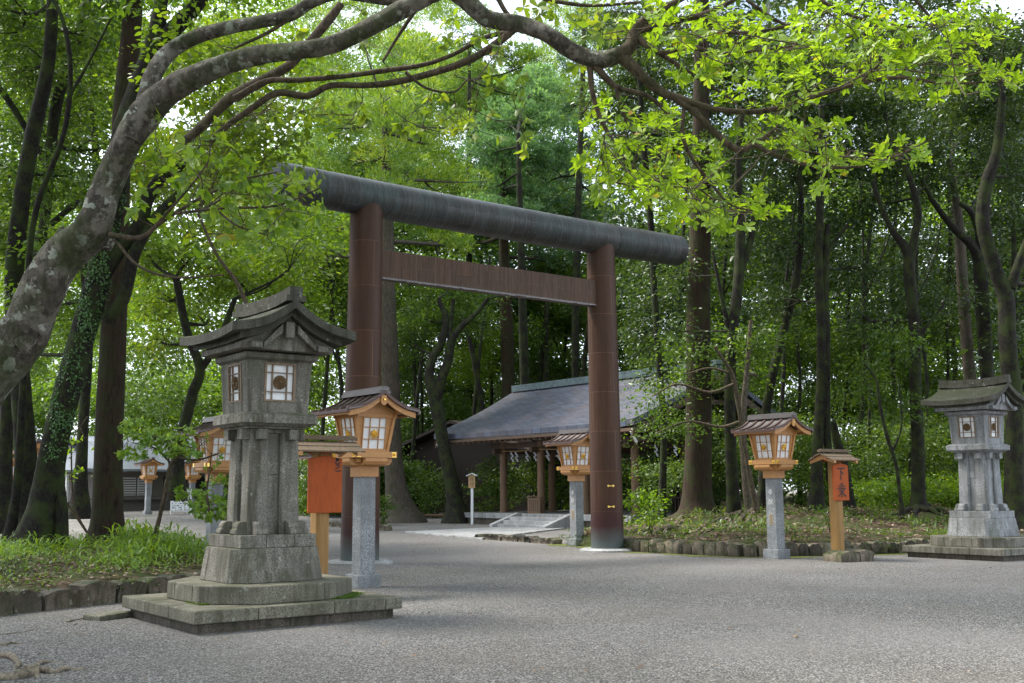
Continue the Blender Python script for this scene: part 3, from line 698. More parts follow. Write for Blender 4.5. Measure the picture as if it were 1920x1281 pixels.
stone_lantern('dark weathered stone lantern on a wide stepped platform beside the grass bed, front left', (5.78, 12.68, 0), M['plat'], M['granite'], M['granite'], M['roofstone'])
stone_lantern('pale grey stone lantern standing before the forest at the right edge', (22.88, 13.30, 0), M['granite'], M['granite_pale'], M['granite_pale'], M['roofstone'])
o = MB(); o.add([(0, 0, 0)]*0, []); P0 = gz(228, 1163, .02)
b = MB(); b.box(-.24, .24, -.16, .16, -.02, .045); sb = tag(b.build('paving_slab', M['plat'], bevel=.012), 'thin loose stone slab lying on the gravel at the corner of the lantern platform', 'stone slab'); ga, gb = gz(176, 1165, 0), gz(240, 1157, 0); sb.location = (ga+gb)/2+np.array([0, .12, .02]); sb.rotation_euler = (0, R_(-1.5), math.atan2(gb[1]-ga[1], gb[0]-ga[0]))

# ================================================================== BRUSHED CHARACTERS
def glyph(strokes, size, t=.004):
    """strokes in a unit square (x right, z up); each [(x,z,w),...] -> raised ribbon facing -Y"""
    b = MB(); k = 0
    for st in strokes:
        k += 1; P = spline([(x-.5, z-.5, w) for x, z, w in st], 4); P = np.array(P); T = np.gradient(P[:, :2], axis=0); T /= np.linalg.norm(T, axis=1)[:, None]+1e-9
        Nn = np.stack([-T[:, 1], T[:, 0]], 1); w = np.maximum(.012, P[:, 2:3])/2
        A = (P[:, :2]+Nn*w)*size; B = (P[:, :2]-Nn*w)*size; y = -t-.0003*k
        b.sheet([[(p[0], y, p[1]) for p in A], [(p[0], y, p[1]) for p in B]], False)
    return b
G_SHITA = [[(.05, .86, .10), (.4, .88, .085), (.95, .90, .12)], [(.47, .88, .12), (.48, .5, .11), (.46, .02, .14)], [(.52, .66, .08), (.68, .54, .13), (.76, .42, .10)]]
G_NORU = [[(.66, .98, .12), (.50, .93, .09), (.28, .88, .03)], [(.14, .775, .06), (.5, .79, .06), (.86, .80, .09)], [(.02, .60, .07), (.5, .61, .06), (.98, .63, .09)], [(.20, .44, .06), (.8, .46, .08)],
          [(.31, .80, .07), (.31, .44, .07)], [(.69, .80, .07), (.69, .45, .07)], [(.50, .92, .08), (.50, .5, .08), (.49, .02, .12)], [(.47, .40, .07), (.3, .22, .08), (.05, .06, .03)], [(.53, .40, .05), (.72, .22, .10), (.97, .08, .12)]]
G_HO = [[(.2, .86, .05), (.8, .88, .07)], [(.14, .73, .05), (.86, .75, .07)], [(.04, .58, .06), (.96, .60, .08)], [(.5, .98, .07), (.46, .7, .07), (.3, .45, .06), (.06, .28, .03)], [(.54, .60, .05), (.7, .42, .08), (.96, .28, .09)],
        [(.3, .38, .05), (.7, .39, .06)], [(.22, .23, .05), (.78, .25, .07)], [(.5, .50, .07), (.5, .02, .08)]]
G_KEN = [[(.05, .84, .05), (.5, .86, .06)], [(.28, .98, .06), (.28, .70, .06)], [(.07, .68, .05), (.07, .05, .06)], [(.07, .68, .05), (.50, .69, .06), (.50, .06, .07)], [(.18, .56, .04), (.24, .46, .05)], [(.40, .58, .05), (.34, .46, .04)],
         [(.16, .40, .04), (.42, .41, .04)], [(.14, .26, .04), (.44, .27, .04)], [(.29, .44, .04), (.29, .06, .05)], [(.56, .62, .05), (.98, .64, .07)], [(.78, .96, .07), (.76, .55, .07), (.56, .06, .03)], [(.78, .55, .05), (.86, .25, .08), (.99, .08, .09)], [(.88, .90, .05), (.94, .80, .06)]]
G_HARAE = [[(.16, .96, .05), (.24, .86, .06)], [(.03, .76, .05), (.38, .77, .05), (.22, .5, .05), (.03, .34, .03)], [(.22, .55, .05), (.22, .03, .06)], [(.26, .5, .04), (.38, .40, .05)], [(.45, .72, .05), (.98, .74, .06)], [(.66, .97, .06), (.64, .6, .06), (.42, .05, .04)], [(.56, .5, .05), (.9, .08, .07)], [(.82, .52, .05), (.52, .12, .04)]]
G_SHO = [[(.05, .92, .05), (.45, .93, .05)], [(.12, .72, .05), (.12, .4, .05), (.02, .05, .04)], [(.12, .72, .05), (.44, .72, .05), (.44, .48, .05), (.12, .48, .04)], [(.92, .95, .06), (.6, .84, .05)], [(.6, .84, .05), (.6, .4, .05), (.5, .05, .04)], [(.6, .58, .05), (.98, .60, .06)], [(.82, .58, .05), (.82, .04, .06)]]
G_SIG = [[(.5, .98, .10), (.3, .93, .05), (.6, .90, .08), (.35, .84, .06), (.55, .80, .10)], [(.42, .80, .07), (.30, .66, .07), (.5, .62, .05), (.65, .70, .06), (.5, .5, .09)], [(.35, .58, .06), (.5, .46, .07), (.7, .42, .06)], [(.3, .30, .07), (.6, .32, .08)], [(.28, .16, .06), (.5, .10, .07), (.75, .14, .09)]]

# ================================================================== WOODEN LANTERN (gable faces -Y)
def wooden_lantern(label, loc, writing=False):
    t = thing('wooden_lantern', label, 'lantern', loc, 0, 'wooden shrine lanterns on granite posts')
    b = MB(); b.box(-.205, .205, -.205, .205, -.1, .20); b.build('post_base', M['granite_post'], t, .012)
    b = MB(); b.box(-.135, .135, -.135, .135, .20, 1.72, (-.130, .130, -.130, .130)); po = b.build('post', M['granite_post'], t, .008)
    b = MB(); b.box(-.165, .165, -.165, .165, 1.715, 1.88); b.build('post_cap', M['hinoki'], t, .004)
    for ax in (0, 1):
        prof = [(-.38, .05), (-.38, .0), (-.34, -.05), (-.17, -.075), (.17, -.075), (.34, -.05), (.38, 0), (.38, .05)]
        for off in ((-.10, .10) if False else (0,)):
            v = []; w = .20 if ax else .201
            for e in (-w, w):
                for a_, z in prof: v.append((a_, e+off, 1.952+z) if ax == 0 else (e+off, a_, 1.9535+z))
            q = MB(); n = len(prof); q.add(v, [tuple(range(n)), tuple(range(2*n-1, n-1, -1))]+[(i, i+n, (i+1) % n+n, (i+1) % n) for i in range(n)]); q.build('arm', M['hinoki'], t, .004)
    for sx in (-1, 1):
        for sy in (-1, 1):
            q = MB(); q.bar((sx*.15, sy*.15, 1.92), (sx*.26, sy*.26, 1.975), .085, .07); q.build('corner_arm', M['hinoki'], t, .004)
    b = MB(); h = .375
    for s in (-1, 1):
        b.box(-h, h, min(s*h, s*(h-.07)), max(s*h, s*(h-.07)), 2.008, 2.105); b.box(min(s*h, s*(h-.07))+.0, max(s*h, s*(h-.07)), -h+.072, h-.072, 2.010, 2.107)
    b.box(-h+.06, h-.06, -h+.06, h-.06, 2.012, 2.06)
    tr = b.build('tray', M['hinoki'], t, .004)
    for k in range(4):
        for s in (-1, 1):
            q = MB(); q.box(s*.315-.036, s*.315+.036, -h-.008, -h+.002, 2.016, 2.098); xf(q, Matrix.Rotation(k*PI/2, 4, 'Z')); c_ = q.build('gilt_cap', M['gold'], tr, .003)
            q = xf(crest(.03, .010), Matrix.Rotation(k*PI/2, 4, 'Z') @ Matrix.Translation((s*.315, -h-.009, 2.057))); q.build('boss', M['gold'], c_)
    # flared box
    h0, h1, z0, z1 = .255, .335, 2.105, 2.66
    for sx in (-1, 1):
        for sy in (-1, 1):
            q = MB(); q.bar((sx*h0, sy*h0, z0), (sx*h1, sy*h1, z1), .05, .05, (0, 1, 0)); q.build('corner_post', M['hinoki'], t, .003)
    b = MB(); b2 = MB()
    for k in range(4):
        Mr = Matrix.Rotation(k*PI/2, 4, 'Z'); q = MB(); e = .002*k
        q.box(-h1-.05, h1+.05, -h1-.02, -h1+.02, 2.645+e*.3, 2.70+e*.3); xf(q, Mr); b.add(q.v, q.f)
        q = MB(); q.box(-h0, h0, -h0-.017, -h0+.015, 2.106+e*.3, 2.145+e*.3); xf(q, Mr); b2.add(q.v, q.f)
        lean = math.atan((h1-h0)/(z1-z0)); H2 = .26; zc = 2.395; hc = h0+(h1-h0)*(zc-z0)/(z1-z0)
        Mw = Mr @ Matrix.Translation((0, -hc+.004, zc)) @ Matrix.Rotation(lean, 4, 'X')
        f = MB(); W = .215
        for s in (-1, 1): f.box(min(s*W, s*(W-.016)), max(s*W, s*(W-.016)), -.012, .012, -H2, H2); f.box(-W+.016, W-.016, -.0115, .0115, min(s*H2, s*(H2-.018)), max(s*H2, s*(H2-.018)))
        for s in (-1, 1): f.box(s*.085-.006, s*.085+.006, -.008, .008, -H2+.018, H2-.018); f.box(-W+.016, W-.016, -.0075, .0085, s*.095-.006, s*.095+.006)
        # fill beside the flared posts
        f.add([(-W, .003, -H2), (-W, .003, H2), (-h1-.02, .003, H2), (-h0-.005, .003, -H2)], [(0, 1, 2, 3)]); f.add([(W, .003, -H2), (W, .003, H2), (h1+.02, .003, H2), (h0+.005, .003, -H2)], [(3, 2, 1, 0)])
        xf(f, Mw); wf = f.build('window', M['hinoki'], t)
        f = MB(); f.box(-W+.01, W-.01, .010, .014, -H2+.01, H2-.01); xf(f, Mw); f.build('paper_pane', M['paper'], wf)
        f = xf(crest(.078, .016), Mw @ Matrix.Translation((0, -.009, -.012))); f.build('crest', M['gold'], wf)
    b.build('top_rail', M['hinoki'], t, .003); b2.build('bottom_rail', M['hinoki'], t, .003)
    # roof
    b = MB(); gable_roof(b, .64, .60, 2.735, 3.03, .022, 10, 6, .02, .07); rf = b.build('roof', M['copper_top'], t)
    zf = lambda u: 3.03 + (2.735-3.03)*u - .07*math.sin(PI*u)*(1-.25*u)
    for s in (-1, 1):
        for j in range(6):
            y = -.585+j*.234; P = []
            for i in range(11):
                u = i/10; x = s*.65*u; z = zf(u)+.030+(.02*abs(y/.6)**3*u); P.append([(x, y-.026, z), (x, y+.026, z)] if s > 0 else [(x, y+.026, z), (x, y-.026, z)])
            q = MB(); q.slab(P, .055 if abs(y) > .5 else .04); q.build('batten', M['copper'], rf, .004)
        P = [[(s*(.64-.02), -.60, 2.75), (s*(.64-.02), .60, 2.75)], [(s*.655, -.60, 2.745), (s*.655, .60, 2.745)]]
        q = MB(); q.slab(P if s > 0 else [r[::-1] for r in P], .05); q.build('eave_edge', M['copper'], rf)
        q = MB(); q.box(min(s*.56, s*.60), max(s*.56, s*.60), -.55, .55, 2.665, 2.70); q.build('eave_beam', M['hinoki'], rf, .003)
    b = MB(); P = [[(s*.075, -.62, 3.10), (s*.075, .62, 3.10)] for s in (-1, 1)]; b.slab(P, .05); P = [[(s*.11, -.60, 3.05), (s*.11, .60, 3.05)] for s in (-1, 1)]; b.slab(P, .045); b.box(-.05, .05, -.625, .625, 3.10, 3.118)
    b.build('ridge', M['copper_top'], rf, .006)
    for e in (-1, 1):
        q = MB(); y0 = e*.545
        for s in (-1, 1):
            P = []
            for i in range(9):
                u = i/8*.93; z = zf(u)-.018; P.append([(s*.64*u, y0-.025, z), (s*.64*u, y0+.025, z)] if s > 0 else [(s*.64*u, y0+.025, z), (s*.64*u, y0-.025, z)])
            q.slab(P, .085)
        q.build('bargeboard', M['hinoki'], rf, .003)
        q = MB(); v = []
        pr = [(-.05, 2.98), (.05, 2.98), (.055, 2.86), (.03, 2.83), (0, 2.815), (-.03, 2.83), (-.055, 2.86)]
        yy = e*.585; v = [(x, yy+k, z) for k in (-.012, .012) for x, z in pr]; n = 7
        q.add(v, [tuple(range(n)), tuple(range(2*n-1, n-1, -1))]+[(i, i+n, (i+1) % n+n, (i+1) % n) for i in range(n)]); pd = q.build('gable_pendant', M['hinoki'], rf, .003)
        q = MB(); q.tube([(0, yy+e*.010, 2.91), (0, yy+e*.035, 2.91)], [.024, .014], 12); q.build('boss', M['gold'], pd)
        q = MB(); v = [(x, yy, z) for yy in (e*.36, e*.34) for x, z in ((-.44, 2.70), (.44, 2.70), (.22, 2.81), (0, 2.96), (-.22, 2.81))]
        q.add(v, [(0, 1, 2, 3, 4), (9, 8, 7, 6, 5), (0, 5, 6, 1), (1, 6, 7, 2), (2, 7, 8, 3), (3, 8, 9, 4), (4, 9, 5, 0)]); q.build('gable_board', M['hinoki'], rf)
    for x in (-.36, .36):
        q = MB(); q.box(x-.035, x+.035, -.50, .50, 2.70, 2.755); q.build('purlin', M['hinoki'], rf, .003)
    if writing:      # carved, white-filled dedication on the left face, with a small brass plaque
        Mg = Matrix.Rotation(-PI/2, 4, 'Z')
        for gl, z in ((G_HO, 1.42), (G_KEN, 1.21)):
            q = glyph(gl, .13); xf(q, Matrix.Translation((-.133, 0, z)) @ Mg); q.build('dedication', M['whitepaint'], po)
        q = MB(); q.box(-.141, -.134, -.05, .05, .72, .95); pq = q.build('plaque', M['plaque'], po, .002)
        q = MB(); rr = random.Random(2)
        for k in range(3):
            z = .935
            while z > .74:
                L_ = rr.uniform(.012, .022); q.box(-.1425, -.1412, -.030+k*.026, -.018+k*.026, z-L_, z); z -= L_+.008
        q.build('engraving', M['ink'], pq)
    return t
LW = [('wooden lantern on a granite post before the left gate pillar, beside the blank orange board', (8.82, 15.57, 0), False),
      ('wooden lantern on a lettered granite post left of the two-character board', (19.17, 15.92, 0), True),
      ('wooden lantern on a lettered granite post partly hidden by the right gate pillar', (19.51, 22.95, 0), True)]
wl0 = wooden_lantern(LW[0][0], LW[0][1])
wooden_lantern(LW[1][0], LW[1][1], True); wooden_lantern(LW[2][0], LW[2][1], True)
for lab, loc in (('wooden lantern half hidden behind the dark stone lantern and the maple sapling', (9.40, 23.05)),
                 ('small distant wooden lantern seen through the sapling, right of the sapling stem', (23.4, 60.7)),
                 ('small distant wooden lantern before the grey shrine building, left of the sapling', (21.1, 61.2)),
                 ('distant wooden lantern whose roof shows behind the blank orange board', (19.3, 37.3)),
                 ('wooden lantern seen in the gap between the two dark left trunks', (8.9, 36.3)),
                 ('wooden lantern cut off by the left edge of the picture', (9.61, 44.6)),
                 ('tiny far wooden lantern just behind the one cut off at the left edge', (15.4, 68.0))):
    dup(wl0, (loc[0], loc[1], ground_z(*loc)), 0, lab)

# ================================================================== NOTICE BOARDS
def notice_board(label, loc, bw, bz0, bz1, rx, glyphs, zp=-.2, off=0):
    t = thing('notice_board', label, 'notice board', loc, 0, 'vermilion boards with little board roofs')
    b = MB(); b.prism([(-.10, -.085), (-.055, -.12), (.075, -.12), (.10, -.1), (.10, .09), (-.10, .09)], zp, bz1+.17); b.build('post', M['postwood'], t, .006)
    b = MB(); h = bw/2; y0, y1 = -.165, -.125
    pr = [(-h+off, bz0), (h+off, bz0), (h+off, bz1-.03), (off, bz1+.02), (-h+off, bz1-.03)]
    v = [(x, y, z) for y in (y0, y1) for x, z in pr]; n = 5
    b.add(v, [tuple(range(n)), tuple(range(2*n-1, n-1, -1))]+[(i, i+n, (i+1) % n+n, (i+1) % n) for i in range(n)]); bd = b.build('board', M['red'], t, .006)
    for gl, s, x, z in glyphs:
        q = xf(glyph(gl, s), Matrix.Translation((x+off, y0, z))); q.build('lettering', M['ink'], bd)
    zr = bz1+.29; ze = bz1+.14
    b = MB()
    for s in (-1, 1):
        nb = 4
        for k in range(nb):
            u0, u1 = k/nb, (k+1)/nb+.06; ya, yb = s*.30*u0, s*.30*min(1.02, u1); za, zb = zr-.06+(ze-zr)*u0+.012*(k % 2), zr-.06+(ze-zr)*u1+.012*(k % 2)
            P = [[(-rx, ya, za), (rx, ya, za)], [(-rx, yb, zb), (rx, yb, zb)]]
            b.slab(P if s < 0 else P, .022)
    rf = b.build('roof', M['bark_roof'], t, .003)
    b = MB(); P = [[(-rx-.02, s*.055, zr-.01), (rx+.02, s*.055, zr-.01)] for s in (-1, 1)]; b.box(-rx-.015, rx+.015, -.05, .05, zr-.045, zr+.0); b.box(-rx+.03, rx-.03, -.035, .035, zr, zr+.02); b.build('ridge_board', M['bark_roof'], rf, .004)
    for s in (-1, 1):
        q = MB(); x = s*(rx-.10)
        for k in (-1, 1):
            q.add([(x-.03, 0, zr-.09), (x-.03, k*.31, zr-.09+(ze-zr)*.88), (x-.03, k*.31, zr-.15+(ze-zr)*.88), (x-.03, 0, zr-.19), (x+.03, 0, zr-.09), (x+.03, k*.31, zr-.09+(ze-zr)*.88), (x+.03, k*.31, zr-.15+(ze-zr)*.88), (x+.03, 0, zr-.19)],
                  [(0, 1, 2, 3), (7, 6, 5, 4), (0, 4, 5, 1), (1, 5, 6, 2), (2, 6, 7, 3), (3, 7, 4, 0)])
        q.build('gable_board', M['hinoki'], rf, .004)
    b = MB(); b.box(-rx+.06, rx-.06, -.16, -.10, bz1+.09, bz1+.13); b.box(-.06, .06, -.25, .25, bz1+.05, bz1+.088); b.build('rail', M['red'], rf, .004)
    return t
_p = at(600, 917, 15.8)
notice_board('blank orange board with a little plank roof beside the dark stone lantern', (_p[0], _p[1], 0), .53, 1.19, 1.98, .56, [(G_SIG, .21, .19, 1.86)])
notice_board('orange board with two large black characters on a wooden post before the forest', (19.55, 14.62, 0), .50, 1.24, 2.0, .47, [(G_SHITA, .27, 0, 1.80), (G_NORU, .30, 0, 1.45)], .2)
rough_wall('stone_plinth', 'rough stone block footing under the two-character board', [(19.15, 14.45), (20.0, 14.25)], .26, M['wallstone'], .40, -.05, None, .55)
for o in bpy.data.objects:
    if o.name.startswith('stone_plinth'): o['category'] = 'plinth'

# ================================================================== OPEN HALL
hall = thing('open_hall', 'open timber hall with a wide grey-blue shingled roof on a low stone podium', 'pavilion', (32.1, 35.6, 0))
HX, HY = 32.1, 35.6
def L(x, y, z): return (x-HX, y-HY, z)
b = MB(); py0, py1, px0, px1 = 29.9, 41.2, 28.0, 36.4; nseg = 8
for k in range(nseg):
    ya = py0+(py1-py0)*k/nseg; yb = py0+(py1-py0)*(k+1)/nseg
    b.box(px0-HX, px1-HX, ya-HY+.006, yb-HY-.006, .30, .52)
b.build('podium_top', M['granite_pale'], hall, .015)
b = MB(); b.box(px0-HX+.12, px1-HX-.12, py0-HY+.12, py1-HY-.12, -.1, .302); b.build('podium_base', M['wallstone'], hall, .01)
st = MB()
for k in range(3):
    st.box(26.75+k*.32-HX, 28.0-HX+.0 - .002, 33.3-HY, 36.45-HY, -.05+.0*k, .14+.135*k)
st.build('steps', M['kerb'], hall, .012)
for y in (33.05, 36.45):
    q = MB(); v = [(x-HX, yy-HY, z) for yy in (y, y+.25) for x, z in ((26.55, -.05), (28.0-.003, -.05), (28.0-.003, .56), (27.85, .56), (26.55, .12))]; n = 5
    q.add(v, [tuple(range(n)), tuple(range(2*n-1, n-1, -1))]+[(i, i+n, (i+1) % n+n, (i+1) % n) for i in range(n)]); q.build('step_cheek', M['kerb'], hall, .012)
CX = (29.3, 32.05, 34.8); CY = (39.4, 36.75, 33.9, 31.0)
for x in CX:
    for y in CY:
        q = MB(); q.cyl(x-HX, y-HY, .56, 3.55, .165, .155, 20); q.cyl(x-HX, y-HY, .515, .565, .23, .22, 20); q.build('column', M['column'], hall)
b = MB()
for x in CX: b.box(x-HX-.09, x-HX+.09, CY[-1]-HY-.9, CY[0]-HY+.9, 3.30, 3.52)
for y in CY: b.box(CX[0]-HX-.55, CX[2]-HX+.55, y-HY-.085, y-HY+.085, 3.06, 3.28)
b.box(29.3-HX-.1, 29.3-HX+.1, 29.5-HY, 41.8-HY, 3.62, 3.86); b.box(34.8-HX-.1, 34.8-HX+.1, 29.5-HY, 41.8-HY, 3.62, 3.86)
for y in (29.75, 31.0, 39.4, 41.4):
    b.box(CX[0]-HX, CX[2]-HX, y-HY-.08, y-HY+.08, 3.87, 4.1); b.box(-.12, .12, y-HY-.08, y-HY+.08, 4.1, 5.9)
    b.box(-1.5, 1.5, y-HY-.075, y-HY+.075, 4.75, 4.95)
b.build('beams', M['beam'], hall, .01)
RX0, RXR, RY0, RY1, ZE, ZR = 27.5-HX, 0.0, 29.1-HY, 42.25-HY, 3.93, 6.20
def rz(u): return ZR+(ZE-ZR)*u - .12*math.sin(PI*u)
b = MB()
for s in (-1, 1):
    nx, ny = 14, 24; P = []; W_ = -RX0
    for i in range(nx+1):
        u = i/nx; P.append([(s*W_*u, RY0+(RY1-RY0)*j/ny, rz(u)+.10*abs(2*j/ny-1)**4*u) for j in range(ny+1)])
    Q = P if s > 0 else [r[::-1] for r in P]; b.slab(Q, lambda u, w: .16+.08*u, True)
# UV in metres for the shingles
rf = b.build('roof', M['shingle'], hall)
ul = rf.data.uv_layers[0].data; me = rf.data
for p_ in me.polygons:
    for li in p_.loop_indices:
        c_ = me.vertices[me.loops[li].vertex_index].co; ul[li].uv = (c_.y, math.hypot(c_.x, (ZR-c_.z)*.9)*1.0)
b = MB()
for s in (-1, 1):
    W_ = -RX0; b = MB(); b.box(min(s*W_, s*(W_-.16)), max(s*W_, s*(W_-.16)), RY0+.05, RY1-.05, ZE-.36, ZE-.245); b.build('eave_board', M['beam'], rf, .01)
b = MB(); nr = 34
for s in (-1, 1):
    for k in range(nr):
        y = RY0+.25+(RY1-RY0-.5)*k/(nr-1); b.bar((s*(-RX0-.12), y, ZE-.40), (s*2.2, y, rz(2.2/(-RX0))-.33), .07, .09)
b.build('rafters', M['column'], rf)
b = MB()
for y in (RY0+.12, RY1-.12):
    b = MB()
    for s in (-1, 1):
        P = []
        for i in range(11):
            u = i/10*1.0; z = rz(u)-.25; P.append([(s*-RX0*u, y-.04, z), (s*-RX0*u, y+.04, z)] if s > 0 else [(s*-RX0*u, y+.04, z), (s*-RX0*u, y-.04, z)])
        b.slab(P, .30)
    b.build('bargeboard', M['beam'], rf)
b = MB(); b.box(-.26, .26, RY0+.1, RY1-.1, ZR-.08, ZR+.07); b.box(-.19, .19, RY0, RY1, ZR+.07, ZR+.24); rg = b.build('ridge', M['ridge_cu'], rf, .01)
for p_ in rg.data.polygons:
    for li in p_.loop_indices:
        c_ = rg.data.vertices[rg.data.loops[li].vertex_index].co; rg.data.uv_layers[0].data[li].uv = (c_.z*2, c_.y)
b = MB()
for sx, y in ((-1, RY1-.2), (-1, RY0+.2)): b.bar((sx*(-RX0-.02), y, ZE-.36), (sx*(-RX0-.30), y, ZE-.75), .10, .05)
b.build('corner_spout', M['whitepaint'], rf)
b = MB()     # low fence seen through the hall
for k in range(14): b.box(34.0-HX, 34.04-HX, 31.2-HY+k*.18, 31.25-HY+k*.18, .52, 1.15)
b.box(33.99-HX, 34.05-HX, 31.1-HY, 33.8-HY, 1.1, 1.16); b.build('railing', M['beam'], hall)
# rope and paper streamers under the eave
rp = MB(); rp.tube([(29.12, y, 3.18-.03*math.sin((y-31)*1.1)**2) for y in np.linspace(31, 39.4, 40)], [.018]*40, 6); tag(rp.build('straw_rope', M['hinoki_old']), 'thin straw rope strung along the front columns of the open hall', 'rope')
def streamer():
    b = MB(); x = 0; z = 0; w = .035
    for k in range(4):
        b.add([(x-w, -.004*k, z), (x+w, -.004*k, z), (x+w+.03, -.004*k-.004, z-.13), (x-w+.03, -.004*k-.004, z-.13)], [(0, 1, 2, 3)]); b.add([(x-w, -.004*k+.002, z), (x+w, -.004*k+.002, z), (x+w+.03, -.004*k-.002, z-.13), (x-w+.03, -.004*k-.002, z-.13)], [(3, 2, 1, 0)])
        x += .06 if k % 2 == 0 else -.05; z -= .10
    return b
s0 = None
for px in (958, 966.5, 986, 1001, 1025, 1045, 1228, 1243, 1264):
    r = ray(px, 850); tt = 29.12/r[0]; y = tt*r[1]
    if y < 31.0: y = 31.0+(y-30)*.1 if False else y
    if s0 is None: s0 = streamer().build('paper_streamer', M['white']); s0.rotation_euler = (0, 0, R_(-50)); tag(s0, 'zigzag white paper streamer hanging from the rope under the hall eave', 'paper streamer', 'paper streamers under the hall eave'); o = s0
    else: o = s0.copy(); COL.objects.link(o)
    o.location = (29.12, y, 3.12)
# placard leaning on the podium, and the name post
t = thing('wooden_placard', 'small wooden placard with a peaked roof on the hall podium beside the steps', 'placard', (28.75, 36.55, .52), R_(-60))
b = MB(); b.prism([(-.28, -.02), (.28, -.02), (.28, .03), (-.28, .03)], 0.0, .64); bd = b.build('board', M['column'], t, .005)
b = MB(); b.slab([[(-.34, -.06, .66), (-.34, .08, .66)], [(0, -.06, .74), (0, .08, .74)], [(.34, -.06, .66), (.34, .08, .66)]], .035); b.build('roof', M['column'], t)
b = MB(); rr = random.Random(8)
for k in range(5):
    z = .55
    while z > .1: l_ = rr.uniform(.03, .05); b.box(-.2+k*.09, -.17+k*.09, -.024, -.0205, z-l_, z); z -= l_+.02
b.build('lettering', M['ink'], bd)
t = thing('name_post', 'white wooden name post with a small peaked board in front of the open hall', 'sign', (at(885.5, 980, 47.5)[0], at(885.5, 980, 47.5)[1], 0), R_(-50))
b = MB(); b.box(-.055, .055, -.055, .055, -.1, 1.62); b.build('post', M['whitepaint'], t, .005)
b = MB(); b.box(-.15, .15, -.09, -.055, 1.58, 2.13); bd = b.build('board', M['hinoki_old'], t, .004)
b = MB(); b.slab([[(-.24, -.15, 2.12), (-.24, .06, 2.12)], [(0, -.15, 2.22), (0, .06, 2.22)], [(.24, -.15, 2.12), (.24, .06, 2.12)]], .035); b.build('roof', M['whitepaint'], t)
for gl, z in ((G_HARAE, 1.97), (G_SHO, 1.74)): xf(glyph(gl, .19), Matrix.Translation((0, -.09, z))).build('lettering', M['ink'], bd)
# tied bamboo pipe
b = MB(); pa, pb = at(1101, 998, 29.6), at(1160, 1001, 29.8); b.tube([pa, pb], [.09, .09], 12); tag(b.build('drain_pipe', M['hinoki_old']), 'short bamboo pipe lying on the wall between lantern post and gate pillar', 'pipe')

# ================================================================== OTHER BUILDINGS
def local_frame(px0, px1, d0, d1, z=0):
    a = at(px0, 918, d0); b = at(px1, 918, d1); a[2] = b[2] = z; v = b-a; L_ = np.linalg.norm(v); return a, math.atan2(v[1], v[0]), L_
# dark clapboard storehouse behind the gravel, left of the hall
a, ang, L_ = local_frame(752, 905, 60, 57); t = thing('dark_storehouse', 'dark brown clapboard storehouse behind the trees, left of the open hall', 'building', a, ang)
b = MB(); b.box(-.5, L_+3, 0, 7, .0, 2.6); nb = 24
for k in range(nb): z = .35+k*.145; b.box(-.52, L_+3.02, -.02, .02, z, z+.135, (-.52, L_+3.02, -.008, .02))
b.prism([(0, 0)]*0 or [(-.5, .01), (L_+3, .01), (L_+3, 7), (-.5, 7)], 2.6, 4.0); b.build('wall', M['darkwood'], t)
b = MB(); b.box(-.6, L_+3.1, -.06, 7.1, -.3, .34); b.build('footing', M['granite'], t)
b = MB(); P = [[(-1.6, -1.0, 3.15), (-1.6, 7.6, 3.15)], [(L_*.75, -1.0, 5.1), (L_*.75, 7.6, 5.1)], [(L_+4.5, -1.0, 3.1), (L_+4.5, 7.6, 3.1)]]; b.slab([r for r in P], .16); b.build('roof', M['darkwood'], t)
b = MB(); b.add([(-.5, -.015, 3.3), (L_*.75, -.015, 4.95), (L_+3, -.015, 3.7), (L_+3, -.015, 2.5), (-.5, -.015, 2.5)], [(0, 4, 3, 2, 1)]); b.build('gable', M['darkwood'], t)
# grey shrine office far left
a, ang, L_ = local_frame(215, 475, 68, 76, .33); t = thing('shrine_office', 'long weathered timber shrine office with pale grey roofs beyond the path, far left', 'building', a, ang)
b = MB(); b.box(0, L_+2, 0, 6, -.4, 3.0); b.build('wall', M['greywood'], t)
for x in (.4, 1.55):
    q = MB(); q.box(x, x+1.0, -.06, .0-.003, .95, 2.05); wd = q.build('shutter', M['whitepaint'], t)
    q = MB()
    for k in range(7): q.box(x+.03, x+.97, -.075, -.062, 1.0+k*.15, 1.07+k*.15)
    q.build('slats', M['greywood'], wd)
for x0, x1, z0, z1 in ((3.4, 5.1, .85, 2.1), (5.7, 7.2, .5, 2.15)):
    q = MB(); q.box(x0, x1, -.05, -.003, z0, z1); q.build('opening_shade_slab', M['ink'], t)  # black slab on the solid wall stands in for the unlit interior
    q = MB(); q.box(x0-.12, x1+.12, -.12, -.052, z0-.10, z0); q.build('sill', M['greywood'], t)
b = MB(); b.box(-.6, 3.2, -.5, -.003, .70, .80); b.build('counter', M['greywood'], t)
b = MB(); P = [[(-3.2, -1.6, 2.55), (L_+4, -1.6, 2.55)], [(-1.8, 1.4, 4.3), (L_+4, 1.4, 4.3)], [(-1.8, 3.0, 4.7), (L_+4, 3.0, 4.7)], [(-3.2, 7.6, 2.5), (L_+4, 7.6, 2.5)]]; b.slab([r[::-1] for r in P], .14); b.build('roof', M['greyroof'], t)
b = MB(); b.slab([[(L_+3, -1.0, 2.7), (1.5, -1.0, 2.7)], [(L_+3, 2.6, 4.9), (3.6, 2.6, 4.9)], [(L_+3, 6.2, 2.7), (1.5, 6.2, 2.7)]], .15); b.build('upper_roof', M['greyroof'], t)
